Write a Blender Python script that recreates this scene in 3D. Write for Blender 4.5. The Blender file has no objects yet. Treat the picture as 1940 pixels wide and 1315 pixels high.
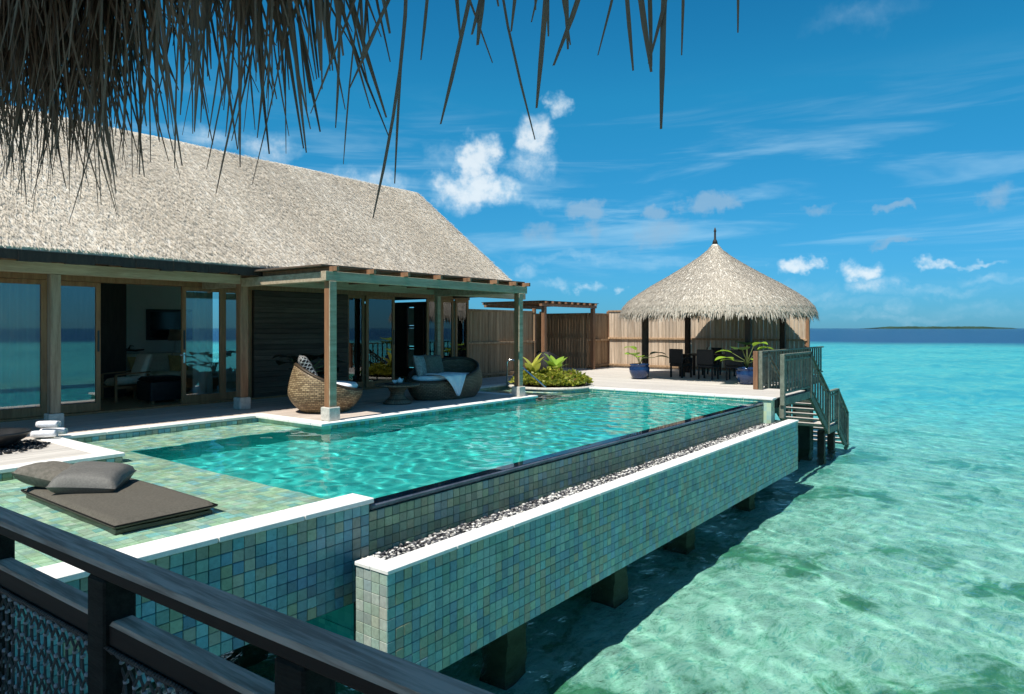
import bpy, bmesh, math, random
import numpy as np
from mathutils import Vector, Matrix
random.seed(7); rng = np.random.default_rng(7)
R = math.radians
scene = bpy.context.scene
C = scene.collection
PI = math.pi

# ------------------------------------------------------------------ camera
H = 1.6                                   # eye height above the deck
cam_d = bpy.data.cameras.new('camera'); cam = bpy.data.objects.new('camera', cam_d); C.objects.link(cam)
cam_d.sensor_width = 36.0
cam_d.lens = 1315 / 1940 * 36
cam_d.shift_y = -(657.5 - 622) / 1940 * -1 * -1
cam_d.clip_start = 0.05; cam_d.clip_end = 60000
YAW = 37.66                               # forward direction, degrees from +X
cam.location = (0, 0, H)
cam.rotation_euler = (R(90), 0, R(YAW - 90))
scene.camera = cam

# ------------------------------------------------------------------ light
SUN_EL, SUN_AZ = 61.0, 181.2              # azimuth of the sun, degrees CCW from +X (it stands over -X)
SKY_STRENGTH = 0.10
SKY_GAIN = [(0, (.125, .40, .78)), (8, (.15, .62, .80)), (18, (.13, .84, .90)), (28, (.09, .74, .85)), (60, (.80, .80, .74))]   # the deep saturated blue of tropical air
sun_d = bpy.data.lights.new('sun', 'SUN'); sun = bpy.data.objects.new('sun', sun_d); C.objects.link(sun)
sun_d.energy = 4.6; sun_d.angle = R(0.53); sun_d.color = (1.0, 0.955, 0.88)
sdir = Vector((math.cos(R(SUN_EL)) * math.cos(R(SUN_AZ)), math.cos(R(SUN_EL)) * math.sin(R(SUN_AZ)), math.sin(R(SUN_EL))))
sun.rotation_euler = sdir.to_track_quat('Z', 'Y').to_euler()
scene.view_settings.view_transform = 'Standard'
scene.view_settings.look = 'None'
scene.view_settings.exposure = 0.45
scene.view_settings.gamma = 1.0
scene.view_settings.use_curve_mapping = False
scene.cycles.max_bounces = 10
scene.cycles.transparent_max_bounces = 16
scene.cycles.caustics_reflective = False
scene.cycles.caustics_refractive = True
scene.cycles.sample_clamp_indirect = 6.0

# ---------------------------------------------------------------- node helpers
def nn(nt, kind, **kw):
    n = nt.nodes.new(kind)
    for k, v in kw.items():
        if k.startswith('i_'):
            key = k[2:]
            n.inputs[int(key) if key.isdigit() else key.replace('_', ' ')].default_value = v
        else:
            setattr(n, k, v)
    return n
def mth(nt, op, a, b=None, c=None, clamp=False):
    n = nt.nodes.new('ShaderNodeMath'); n.operation = op; n.use_clamp = clamp
    for i, v in enumerate((a, b, c)):
        if v is None: continue
        if isinstance(v, (int, float)): n.inputs[i].default_value = v
        else: nt.links.new(v, n.inputs[i])
    return n.outputs[0]
def maprange(nt, v, a, b, c=0.0, d=1.0, smooth=True):
    n = nt.nodes.new('ShaderNodeMapRange')
    if smooth: n.interpolation_type = 'SMOOTHSTEP'
    nt.links.new(v, n.inputs[0])
    for i, x in enumerate((a, b, c, d)): n.inputs[i + 1].default_value = x
    return n.outputs[0]
def mixc(nt, fac, a, b, blend='MIX'):
    n = nt.nodes.new('ShaderNodeMix'); n.data_type = 'RGBA'; n.blend_type = blend
    def put(sock, v):
        if isinstance(v, (int, float)): sock.default_value = v
        elif isinstance(v, tuple): sock.default_value = (v[0], v[1], v[2], 1)
        else: nt.links.new(v, sock)
    put(n.inputs[0], fac); put(n.inputs[6], a); put(n.inputs[7], b)
    return n.outputs[2]
def noise(nt, vec, scale, detail=4.0, rough=0.55, dist=0.0, dim='3D'):
    n = nt.nodes.new('ShaderNodeTexNoise'); n.noise_dimensions = dim
    n.inputs['Scale'].default_value = scale; n.inputs['Detail'].default_value = detail
    n.inputs['Roughness'].default_value = rough; n.inputs['Distortion'].default_value = dist
    if vec is not None: nt.links.new(vec, n.inputs['Vector'])
    return n
def mapping(nt, vec, scale=(1, 1, 1), rot=(0, 0, 0), loc=(0, 0, 0)):
    n = nt.nodes.new('ShaderNodeMapping')
    n.inputs['Scale'].default_value = scale; n.inputs['Rotation'].default_value = rot; n.inputs['Location'].default_value = loc
    nt.links.new(vec, n.inputs['Vector'])
    return n.outputs[0]

# ---------------------------------------------------------------- world: sky with clouds
world = bpy.data.worlds.new('World'); scene.world = world; world.use_nodes = True
nt = world.node_tree; nt.nodes.clear()
sky = nt.nodes.new('ShaderNodeTexSky'); sky.sky_type = 'NISHITA'; sky.sun_disc = False
sky.sun_elevation = R(SUN_EL); sky.sun_rotation = R(90 - SUN_AZ)
sky.altitude = 0; sky.air_density = 1.0; sky.dust_density = 0.15; sky.ozone_density = 4.0
hsv = nn(nt, 'ShaderNodeHueSaturation'); hsv.inputs['Saturation'].default_value = 1.1; hsv.inputs['Hue'].default_value = 0.5; hsv.inputs['Value'].default_value = 1.0
nt.links.new(sky.outputs[0], hsv.inputs['Color'])
tc = nt.nodes.new('ShaderNodeTexCoord')
sep = nt.nodes.new('ShaderNodeSeparateXYZ'); nt.links.new(tc.outputs['Generated'], sep.inputs[0])
elv = mth(nt, 'MULTIPLY', mth(nt, 'ARCSINE', sep.outputs[2]), 180 / PI)
azi = mth(nt, 'MULTIPLY', mth(nt, 'ARCTAN2', sep.outputs[1], sep.outputs[0]), 180 / PI)
cmb = nt.nodes.new('ShaderNodeCombineXYZ'); nt.links.new(azi, cmb.inputs[0]); nt.links.new(elv, cmb.inputs[1])
warp = noise(nt, cmb.outputs[0], 0.42, 4, 0.6)
warp_s = nt.nodes.new('ShaderNodeSeparateXYZ'); nt.links.new(warp.outputs['Color'], warp_s.inputs[0])
azw = mth(nt, 'ADD', azi, mth(nt, 'MULTIPLY', mth(nt, 'SUBTRACT', warp_s.outputs[0], 0.5), 5.0))
elw = mth(nt, 'ADD', elv, mth(nt, 'MULTIPLY', mth(nt, 'SUBTRACT', warp_s.outputs[1], 0.5), 3.2))
fine = noise(nt, cmb.outputs[0], 1.1, 7, 0.62)
def blobs(lst, knoise=1.3):
    acc = None
    for (a, e, sa, se, amp) in lst:
        sa *= 1.2; se *= 1.25; dx = mth(nt, 'DIVIDE', mth(nt, 'SUBTRACT', azw, a), sa)
        dy = mth(nt, 'DIVIDE', mth(nt, 'SUBTRACT', elw, e), se)
        q = mth(nt, 'ADD', mth(nt, 'MULTIPLY', dx, dx), mth(nt, 'MULTIPLY', dy, dy))
        v = mth(nt, 'MULTIPLY', mth(nt, 'MAXIMUM', mth(nt, 'SUBTRACT', 1.0, q), 0.0), amp)
        acc = v if acc is None else mth(nt, 'MAXIMUM', acc, v)
    return mth(nt, 'MULTIPLY', acc, mth(nt, 'ADD', 1 - knoise / 2, mth(nt, 'MULTIPLY', fine.outputs['Fac'], knoise)))
def azel(px, py):
    r = (px - 970) / 1315
    return YAW - math.degrees(math.atan(r)), math.degrees(math.atan((622 - py) / 1315 / math.sqrt(1 + r * r)))
def cl(px, py, w, h, amp):
    a, e = azel(px, py); k = 57.3 / 1315 * 0.93
    return (a, e, w * k, h * k, amp)
puffs = [cl(905, 305, 52, 45, 1.0), cl(900, 358, 92, 40, 1.0), cl(1018, 262, 46, 42, .85), cl(1008, 312, 44, 34, .55),
         cl(1052, 200, 26, 22, .7), cl(840, 300, 40, 26, .35), cl(700, 345, 90, 30, .6), cl(500, 285, 60, 26, .55), cl(395, 262, 60, 26, .5),
         cl(1510, 497, 42, 17, 1.0), cl(1625, 510, 36, 22, .9), cl(1655, 540, 46, 20, .55), cl(1770, 503, 34, 9, .7), cl(1850, 497, 46, 6, .6),
         cl(1000, 512, 26, 18, .4), cl(1105, 543, 22, 14, .55), cl(1050, 545, 26, 14, .45), cl(1168, 547, 18, 9, .5), cl(1540, 560, 60, 14, .35),
         cl(1880, 530, 60, 10, .4), cl(1440, 590, 120, 12, .3), cl(1700, 600, 140, 10, .3), cl(1690, 580, 30, 14, .3), cl(1630, 28, 100, 26, .22), cl(250, 560, 80, 30, .8), cl(1015, 385, 45, 18, .38), cl(1500, 545, 70, 16, .32), cl(1600, 575, 90, 12, .28), cl(1760, 555, 110, 10, .34), cl(1850, 585, 90, 12, .25), cl(1080, 490, 160, 10, .30), cl(1250, 500, 90, 12, .25), cl(930, 520, 70, 14, .25)]
# the rest of the sky goes on the same way
rr = random.Random(3)
for i in range(14):
    a = YAW + 60 + i * 17 + rr.uniform(-5, 5)
    if a > 180: a -= 360
    puffs.append((a, rr.uniform(3, 16), rr.uniform(3, 7), rr.uniform(1.2, 3), rr.uniform(.4, .9)))
pf = blobs(puffs)
cover = maprange(nt, pf, 0.0, 1.05)
greys = blobs([cl(1115, 395, 46, 22, .9), cl(1240, 400, 36, 16, .8), cl(1345, 388, 55, 24, .9), cl(1125, 435, 26, 30, .5), cl(1250, 438, 56, 26, .5),
               cl(1700, 395, 34, 9, .6), cl(1890, 370, 36, 22, .5), cl(1020, 443, 40, 18, .5), cl(1700, 458, 36, 8, .5), cl(1560, 400, 30, 8, .4)])
gcover = mth(nt, 'MULTIPLY', maprange(nt, greys, 0.0, 0.7), 0.72)
# thin streaky veil
streak = noise(nt, mapping(nt, cmb.outputs[0], scale=(0.05, 0.42, 1)), 1.0, 5, 0.6, 0.6)
veil_band = mth(nt, 'MULTIPLY', maprange(nt, elv, 1.0, 7.0), maprange(nt, elv, 20.0, 11.0))
veil = mth(nt, 'MULTIPLY', mth(nt, 'MULTIPLY', maprange(nt, streak.outputs['Fac'], 0.46, 0.72), veil_band), 0.36)
gr = nt.nodes.new('ShaderNodeValToRGB'); nt.links.new(maprange(nt, elv, 0, 90, 0, 1, False), gr.inputs[0])
ge = gr.color_ramp.elements
for i, (e_, c_) in enumerate(SKY_GAIN):
    q = ge[i] if i < 2 else ge.new(e_ / 90)
    q.position = e_ / 90; q.color = (*c_, 1)
bg_blue = mixc(nt, 1.0, hsv.outputs[0], gr.outputs[0], 'MULTIPLY')
# lower air slightly denser blue
cloud_shade = mixc(nt, maprange(nt, mth(nt, 'ADD', pf, mth(nt, 'MULTIPLY', mth(nt, 'SUBTRACT', fine.outputs['Fac'], .5), .5)), 0.15, 0.95), (3.7, 5.7, 7.0), (6.9, 7.4, 7.6))
col = mixc(nt, veil, bg_blue, (4.2, 6.2, 7.4))
col = mixc(nt, gcover, col, (2.1, 3.6, 5.1))
col = mixc(nt, mth(nt, 'MULTIPLY', cover, 0.78), col, cloud_shade)
bg = nt.nodes.new('ShaderNodeBackground'); bg.inputs['Strength'].default_value = SKY_STRENGTH
nt.links.new(col, bg.inputs['Color'])
wo = nt.nodes.new('ShaderNodeOutputWorld'); nt.links.new(bg.outputs[0], wo.inputs[0])

# ---------------------------------------------------------------- materials
MATS = {}
def newmat(name):
    m = bpy.data.materials.new(name); m.use_nodes = True
    t = m.node_tree; t.nodes.clear()
    out = t.nodes.new('ShaderNodeOutputMaterial')
    MATS[name] = m
    return m, t, out
def principled(t, out, rough=0.6, spec=0.5, metal=0.0):
    b = t.nodes.new('ShaderNodeBsdfPrincipled')
    b.inputs['Roughness'].default_value = rough
    b.inputs['Specular IOR Level'].default_value = spec
    b.inputs['Metallic'].default_value = metal
    t.links.new(b.outputs[0], out.inputs[0])
    return b
def bump(t, b, h, strength=0.3, dist=0.01):
    n = t.nodes.new('ShaderNodeBump'); n.inputs['Strength'].default_value = strength; n.inputs['Distance'].default_value = dist
    t.links.new(h, n.inputs['Height']); t.links.new(n.outputs[0], b.inputs['Normal'])
    return n
def mottled(name, c1, c2, scale=6.0, rough=0.7, spec=0.3, stretch=(1, 1, 1), bs=0.25, metal=0.0, objvar=0.0, detail=6):
    m, t, out = newmat(name)
    b = principled(t, out, rough, spec, metal)
    g = t.nodes.new('ShaderNodeNewGeometry')
    v = mapping(t, g.outputs['Position'], scale=stretch)
    n = noise(t, v, scale, detail, 0.62)
    n2 = noise(t, v, scale * 7, 3, 0.6)
    f = maprange(t, mth(t, 'ADD', mth(t, 'MULTIPLY', n.outputs['Fac'], .7), mth(t, 'MULTIPLY', n2.outputs['Fac'], .3)), .35, .65)
    c = mixc(t, f, c1, c2)
    if objvar > 0:
        oi = t.nodes.new('ShaderNodeObjectInfo')
        w = mth(t, 'ADD', 1 - objvar, mth(t, 'MULTIPLY', oi.outputs['Random'], 2 * objvar))
        vm = t.nodes.new('ShaderNodeVectorMath'); vm.operation = 'SCALE'
        t.links.new(c, vm.inputs[0]); t.links.new(w, vm.inputs['Scale']); c = vm.outputs[0]
    t.links.new(c, b.inputs['Base Color'])
    bump(t, b, n2.outputs['Fac'], bs, 0.01)
    return m
mottled('deck_wood_x', (.42, .385, .34), (.60, .56, .50), 2.2, .75, .2, (0.35, 9, 9), .3, objvar=.1)
mottled('deck_wood_y', (.42, .385, .34), (.60, .56, .50), 2.2, .75, .2, (9, 0.35, 9), .3, objvar=.1)
mottled('porch_wood', (.44, .36, .30), (.62, .53, .45), 2.2, .6, .3, (0.35, 9, 9), .3, objvar=.12)
mottled('dark_plank', (.060, .040, .027), (.12, .085, .058), 2.4, .65, .3, (0.5, 9, 9), .5, objvar=.3)
mottled('red_wood', (.19, .095, .05), (.32, .175, .095), 2.0, .5, .35, (6, 6, .5), .3, objvar=.1)
mottled('frame_wood', (.25, .12, .052), (.38, .20, .09), 2.0, .5, .35, (6, 6, .6), .25, objvar=.1)
mottled('beam_wood', (.33, .25, .165), (.50, .40, .275), 2.0, .75, .25, (.5, 6, 6), .4)
mottled('post_wood', (.22, .155, .10), (.37, .28, .19), 2.2, .7, .25, (7, 7, .5), .4)
mottled('orange_wood', (.24, .115, .055), (.34, .17, .085), 2.0, .55, .3, (6, 6, .5), .3)
mottled('rail_dark', (.008, .008, .007), (.02, .02, .017), 4, .85, .1, (8, 1, 8), .3)
mottled('stair_green', (.11, .125, .095), (.21, .225, .175), 4, .7, .25, (2, 2, 2), .3, objvar=.15)
mottled('dark_timber', (.025, .018, .014), (.05, .035, .026), 4, .65, .3, (6, 6, 1), .3)
mottled('fence_wood', (.25, .155, .085), (.43, .29, .175), 1.7, .75, .2, (9, 9, .45), .4, objvar=.18)
mottled('fence_pale', (.36, .27, .19), (.60, .48, .36), 1.7, .75, .2, (9, 9, .45), .4, objvar=.18)
mottled('stone_white', (.72, .70, .64), (.84, .82, .77), 9, .6, .3, (1, 1, 1), .15)
mottled('stone_base', (.42, .40, .35), (.60, .57, .50), 14, .8, .2, (1, 1, 1), .4)
mottled('concrete', (.030, .045, .038), (.06, .08, .065), 3, .85, .2, (1, 1, 1), .4)
mottled('black_lip', (.06, .07, .09), (.11, .125, .16), 5, .12, .5, (1, 1, 1), .1)
mottled('interior_wall', (.72, .70, .64), (.76, .74, .68), 1, .8, .2)
mottled('interior_dark', (.035, .027, .02), (.06, .045, .034), 3, .6, .3, (6, 6, .8), .2)
mottled('interior_floor', (.26, .18, .10), (.40, .29, .17), 2, .4, .4, (.5, 8, 8), .2)
mottled('cream_fabric', (.74, .68, .54), (.86, .80, .66), 20, .9, .1, (1, 1, 1), .3)
mottled('ochre_fabric', (.62, .42, .16), (.78, .56, .24), 20, .9, .1, (1, 1, 1), .3)
mottled('white_fabric', (.74, .76, .78), (.84, .85, .86), 14, .9, .1, (1, 1, 1), .25)
mottled('towel_white', (.76, .75, .76), (.88, .87, .88), 30, .95, .05, (1, 1, 1), .6)
mottled('grey_fabric', (.080, .072, .056), (.12, .108, .085), 50, .8, .2, (1, 1, 1), .35)
mottled('pillow_fabric', (.095, .09, .078), (.15, .142, .122), 60, .55, .45, (1, 1, 1), .3)
mottled('brown_pillow', (.11, .10, .08), (.18, .16, .13), 30, .85, .2, (1, 1, 1), .3)
mottled('silver_pillow', (.17, .175, .17), (.38, .38, .36), 22, .8, .2, (1, 1, 1), .3)
mottled('black_wicker', (.008, .008, .009), (.02, .019, .018), 40, .5, .4, (1, 1, 1), .6)
mottled('pot_blue', (.008, .022, .075), (.014, .045, .13), 5, .12, .6, (1, 1, 1), .05)
mottled('black_metal', (.01, .011, .012), (.02, .022, .024), 8, .35, .5, (1, 1, 1), .05)
mottled('chrome', (.60, .62, .63), (.72, .73, .74), 8, .18, .6, (1, 1, 1), .02, metal=1.0)
mottled('soil', (.03, .022, .015), (.06, .045, .03), 15, .95, .1)
mottled('stem_green', (.09, .12, .03), (.14, .17, .05), 8, .6, .3)
mottled('coral_land', (.02, .045, .03), (.035, .07, .045), .01, .9, .1)
mottled('lamp_shade', (.28, .20, .14), (.34, .25, .18), 8, .8, .2)
mottled('rope', (.035, .032, .03), (.085, .08, .076), 90, .7, .3, (1, 1, 1), .6)
mottled('rope_knot', (.16, .16, .17), (.30, .30, .32), 90, .5, .4)
mottled('screen_glass', (.006, .012, .014), (.01, .02, .022), 3, .12, .6, bs=0)
mottled('frosted', (.42, .44, .38), (.50, .52, .45), 5, .5, .4)

def leafmat(name, c1, c2, trans=.35, rough=.45):
    m, t, out = newmat(name)
    b = principled(t, out, rough, .4)
    g = t.nodes.new('ShaderNodeNewGeometry')
    n = noise(t, g.outputs['Position'], 9, 3)
    f = mth(t, 'ADD', mth(t, 'MULTIPLY', g.outputs['Random Per Island'], .7), mth(t, 'MULTIPLY', n.outputs['Fac'], .3), clamp=True)
    c = mixc(t, f, c1, c2)
    if name.startswith('thatch'):                       # weather stains running down the slope
        sn_ = noise(t, mapping(t, g.outputs['Position'], scale=(1, .35, .35)), .9, 5, .65)
        c = mixc(t, maprange(t, sn_.outputs['Fac'], .62, .40, 0, .38), c, mixc(t, .5, c, (.22, .20, .17)))
    t.links.new(c, b.inputs['Base Color'])
    tr = t.nodes.new('ShaderNodeBsdfTranslucent'); t.links.new(c, tr.inputs['Color'])
    mx = t.nodes.new('ShaderNodeMixShader'); mx.inputs[0].default_value = trans
    t.links.new(b.outputs[0], mx.inputs[1]); t.links.new(tr.outputs[0], mx.inputs[2]); t.links.new(mx.outputs[0], out.inputs[0])
    return m
leafmat('leaf_bright', (.16, .33, .03), (.36, .50, .05))
leafmat('leaf_dark', (.03, .07, .015), (.07, .13, .03))
leafmat('leaf_mixed', (.07, .13, .015), (.52, .50, .06))
leafmat('leaf_yellow', (.42, .46, .06), (.60, .58, .12))
leafmat('leaf_red', (.22, .10, .05), (.40, .18, .10))
leafmat('leaf_night', (.006, .008, .005), (.014, .018, .01), .1)
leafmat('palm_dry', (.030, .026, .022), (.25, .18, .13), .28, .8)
leafmat('thatch_blade', (.45, .385, .30), (.86, .77, .635), .15, .85)

leafmat('thatch_blade_old', (.30, .26, .20), (.70, .625, .51), .12, .85)
m, t, out = newmat('thatch_base')
b = principled(t, out, .9, .1); g = t.nodes.new('ShaderNodeNewGeometry')
n = noise(t, g.outputs['Position'], 14, 5, .7)
t.links.new(mixc(t, maprange(t, n.outputs['Fac'], .3, .7), (.44, .40, .33), (.80, .74, .64)), b.inputs['Base Color'])
bump(t, b, n.outputs['Fac'], .6, .02)

def tilemat(name):
    m, t, out = newmat(name)
    b = principled(t, out, .34, .5)
    a = t.nodes.new('ShaderNodeAttribute'); a.attribute_name = 'tcol'
    g = t.nodes.new('ShaderNodeNewGeometry')
    n = noise(t, g.outputs['Position'], 26, 5, .65)
    n2 = noise(t, g.outputs['Position'], 3, 2, .5)
    vm = t.nodes.new('ShaderNodeVectorMath'); vm.operation = 'SCALE'
    t.links.new(a.outputs['Color'], vm.inputs[0])
    t.links.new(mth(t, 'MULTIPLY', maprange(t, n.outputs['Fac'], .2, .8, .74, 1.26, False), maprange(t, n2.outputs['Fac'], .3, .7, .9, 1.1, False)), vm.inputs['Scale'])
    t.links.new(vm.outputs[0], b.inputs['Base Color'])
    t.links.new(maprange(t, n.outputs['Fac'], .3, .7, .25, .5, False), b.inputs['Roughness'])
    bump(t, b, n.outputs['Fac'], .25, .006)
    return m
tilemat('tile')
mottled('grout_pale', (.36, .48, .36), (.50, .62, .48), 10, .9, .1)
mottled('grout', (.045, .07, .065), (.085, .12, .11), 10, .9, .1)

# submerged mosaic too far down to tell its pieces apart
def mosaic(name, cols, grout, size=.1):
    m, t, out = newmat(name)
    b = principled(t, out, .4, .3)
    g = t.nodes.new('ShaderNodeNewGeometry')
    sc = t.nodes.new('ShaderNodeVectorMath'); sc.operation = 'SCALE'; sc.inputs['Scale'].default_value = 1 / size
    t.links.new(g.outputs['Position'], sc.inputs[0])
    fl = t.nodes.new('ShaderNodeVectorMath'); fl.operation = 'FLOOR'; t.links.new(sc.outputs[0], fl.inputs[0])
    wn = t.nodes.new('ShaderNodeTexWhiteNoise'); wn.noise_dimensions = '3D'; t.links.new(fl.outputs[0], wn.inputs[0])
    r = t.nodes.new('ShaderNodeValToRGB'); r.color_ramp.interpolation = 'LINEAR'
    el = r.color_ramp.elements
    for i, c in enumerate(cols):
        e = el[i] if i < 2 else el.new(i / (len(cols) - 1))
        e.position = i / (len(cols) - 1); e.color = (*c, 1)
    t.links.new(wn.outputs['Value'], r.inputs[0])
    t.links.new(r.outputs[0], b.inputs['Base Color'])
    return m
mosaic('mosaic_deep', [(.045, .56, .52), (.075, .66, .61), (.03, .50, .48), (.12, .72, .65)], (.1, .1, .1))
mosaic('mosaic_pale', [(.34, .46, .32), (.52, .64, .42), (.30, .50, .46), (.60, .68, .46)], (.1, .1, .1))

def weave(name, c1, c2):
    m, t, out = newmat(name)
    b = principled(t, out, .55, .35)
    tcd = t.nodes.new('ShaderNodeTexCoord')
    br = t.nodes.new('ShaderNodeTexBrick'); t.links.new(tcd.outputs['UV'], br.inputs['Vector'])
    br.inputs['Scale'].default_value = 1.0
    br.inputs['Brick Width'].default_value = .085; br.inputs['Row Height'].default_value = .034; br.inputs['Mortar Size'].default_value = .005
    br.inputs['Color1'].default_value = (*c1, 1); br.inputs['Color2'].default_value = (*c2, 1); br.inputs['Mortar'].default_value = (c1[0] * .25, c1[1] * .25, c1[2] * .25, 1)
    t.links.new(br.outputs['Color'], b.inputs['Base Color'])
    bump(t, b, br.outputs['Color'], .7, .01)
    return m
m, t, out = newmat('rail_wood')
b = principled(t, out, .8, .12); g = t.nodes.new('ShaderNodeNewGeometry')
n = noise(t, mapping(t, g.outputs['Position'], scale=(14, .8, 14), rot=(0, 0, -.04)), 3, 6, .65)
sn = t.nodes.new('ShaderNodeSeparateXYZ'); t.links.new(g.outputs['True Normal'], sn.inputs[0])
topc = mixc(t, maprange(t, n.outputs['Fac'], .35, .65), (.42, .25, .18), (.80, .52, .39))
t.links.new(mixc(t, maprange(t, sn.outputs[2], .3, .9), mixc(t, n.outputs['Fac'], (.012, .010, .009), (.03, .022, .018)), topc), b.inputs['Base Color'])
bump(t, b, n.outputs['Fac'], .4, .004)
weave('wicker_tan', (.17, .11, .055), (.40, .29, .16))
weave('wicker_dark', (.15, .105, .066), (.25, .18, .115))

m, t, out = newmat('trellis_fabric')                       # black cushion cover with pale interlocked rings
b = principled(t, out, .85, .1); tcd = t.nodes.new('ShaderNodeTexCoord')
sx = t.nodes.new('ShaderNodeSeparateXYZ'); t.links.new(mapping(t, tcd.outputs['Object'], scale=(78, 78, 78)), sx.inputs[0])
w = mth(t, 'ADD', mth(t, 'SINE', sx.outputs[0]), mth(t, 'SINE', sx.outputs[1]))
f = mth(t, 'LESS_THAN', mth(t, 'ABSOLUTE', w), .55)
t.links.new(mixc(t, f, (.02, .02, .022), (.45, .44, .42)), b.inputs['Base Color'])

# clear glass: reflects by angle, lets light through
m, t, out = newmat('glass')
fr = t.nodes.new('ShaderNodeFresnel'); fr.inputs['IOR'].default_value = 1.7
gl = t.nodes.new('ShaderNodeBsdfGlossy'); gl.inputs['Roughness'].default_value = .015; gl.inputs['Color'].default_value = (.95, .97, 1, 1)
tr = t.nodes.new('ShaderNodeBsdfTransparent'); tr.inputs['Color'].default_value = (.90, .94, .93, 1)
mx = t.nodes.new('ShaderNodeMixShader')
t.links.new(mth(t, 'ADD', mth(t, 'MULTIPLY', fr.outputs[0], 1.0), .05, clamp=True), mx.inputs[0])
t.links.new(tr.outputs[0], mx.inputs[1]); t.links.new(gl.outputs[0], mx.inputs[2]); t.links.new(mx.outputs[0], out.inputs[0])

m, t, out = newmat('curtain')
di = t.nodes.new('ShaderNodeBsdfDiffuse'); di.inputs['Color'].default_value = (.82, .83, .76, 1)
tl = t.nodes.new('ShaderNodeBsdfTranslucent'); tl.inputs['Color'].default_value = (.8, .8, .74, 1)
mx = t.nodes.new('ShaderNodeMixShader'); mx.inputs[0].default_value = .4
t.links.new(di.outputs[0], mx.inputs[1]); t.links.new(tl.outputs[0], mx.inputs[2]); t.links.new(mx.outputs[0], out.inputs[0])

def water(name, tint, refr, waves, fscale, gloss_rough=.02, volume=None, fmax=1.0, milk=None):
    m, t, out = newmat(name)
    g = t.nodes.new('ShaderNodeNewGeometry')
    h = None
    for (sc, st, amp, det, rot) in waves:
        n = noise(t, mapping(t, g.outputs['Position'], scale=st, rot=(0, 0, rot)), sc, det, .6, .4)
        v = mth(t, 'MULTIPLY', n.outputs['Fac'], amp)
        h = v if h is None else mth(t, 'ADD', h, v)
    bp = t.nodes.new('ShaderNodeBump'); bp.inputs['Strength'].default_value = 1.0; bp.inputs['Distance'].default_value = 1.0
    t.links.new(h, bp.inputs['Height'])
    fr = t.nodes.new('ShaderNodeFresnel'); fr.inputs['IOR'].default_value = 1.33; t.links.new(bp.outputs[0], fr.inputs['Normal'])
    gl = t.nodes.new('ShaderNodeBsdfGlossy'); gl.inputs['Roughness'].default_value = gloss_rough; t.links.new(bp.outputs[0], gl.inputs['Normal'])
    tr = t.nodes.new('ShaderNodeBsdfTransparent'); tr.inputs['Color'].default_value = (*tint, 1)
    rf = t.nodes.new('ShaderNodeBsdfRefraction'); rf.inputs['Color'].default_value = (*tint, 1); rf.inputs['IOR'].default_value = 1.33
    rf.inputs['Roughness'].default_value = .0
    m1 = t.nodes.new('ShaderNodeMixShader'); m1.inputs[0].default_value = refr
    t.links.new(tr.outputs[0], m1.inputs[1]); t.links.new(rf.outputs[0], m1.inputs[2])
    base = m1.outputs[0]
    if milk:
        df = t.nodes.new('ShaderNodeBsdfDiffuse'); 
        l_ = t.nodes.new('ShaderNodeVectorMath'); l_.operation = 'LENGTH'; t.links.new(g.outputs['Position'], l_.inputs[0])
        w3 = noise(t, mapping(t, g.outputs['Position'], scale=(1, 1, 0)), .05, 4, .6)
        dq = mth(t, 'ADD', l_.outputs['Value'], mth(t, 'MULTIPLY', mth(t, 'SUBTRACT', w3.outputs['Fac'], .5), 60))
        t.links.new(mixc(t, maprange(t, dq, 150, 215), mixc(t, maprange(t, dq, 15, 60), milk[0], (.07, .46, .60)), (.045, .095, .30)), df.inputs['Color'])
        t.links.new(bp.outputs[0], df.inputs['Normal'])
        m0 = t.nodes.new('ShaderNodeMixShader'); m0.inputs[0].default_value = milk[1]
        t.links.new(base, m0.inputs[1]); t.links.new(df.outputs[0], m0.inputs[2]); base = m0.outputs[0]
    m2 = t.nodes.new('ShaderNodeMixShader')
    t.links.new(mth(t, 'MINIMUM', mth(t, 'MULTIPLY', fr.outputs[0], fscale), fmax), m2.inputs[0])
    t.links.new(base, m2.inputs[1]); t.links.new(gl.outputs[0], m2.inputs[2])
    t.links.new(m2.outputs[0], out.inputs[0])
    if volume:
        va = t.nodes.new('ShaderNodeVolumeAbsorption'); va.inputs['Color'].default_value = (*volume[0], 1); va.inputs['Density'].default_value = volume[1]
        t.links.new(va.outputs[0], out.inputs[1])
    return m
water('pool_water', (.90, .995, .975), 1.0, [(14, (1, 1, 1), .000, 2, 0)], .9, .02, None)
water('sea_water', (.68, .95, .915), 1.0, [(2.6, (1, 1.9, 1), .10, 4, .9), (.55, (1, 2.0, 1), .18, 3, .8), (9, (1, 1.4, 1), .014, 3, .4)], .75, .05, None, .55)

# seabed: pale sand with weed and coral patches, dropping off into the deep beyond the reef edge
m, t, out = newmat('seabed')
b = principled(t, out, .95, .05)
g = t.nodes.new('ShaderNodeNewGeometry'); P = g.outputs['Position']
sp = t.nodes.new('ShaderNodeSeparateXYZ'); t.links.new(P, sp.inputs[0])
ln = t.nodes.new('ShaderNodeVectorMath'); ln.operation = 'LENGTH'; t.links.new(P, ln.inputs[0]); dist = ln.outputs['Value']
n1 = noise(t, mapping(t, P, scale=(1, 1.3, 0), rot=(0, 0, .5)), .42, 7, .66, .6)
n2 = noise(t, mapping(t, P, scale=(1, 1.6, 0), rot=(0, 0, .6)), 2.0, 7, .75, .8)
n3 = noise(t, mapping(t, P, scale=(1, 1, 0)), .05, 4, .6)
n4 = noise(t, mapping(t, P, scale=(1, 2.0, 0), rot=(0, 0, .9)), 3.0, 5, .7, 1.6)
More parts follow.
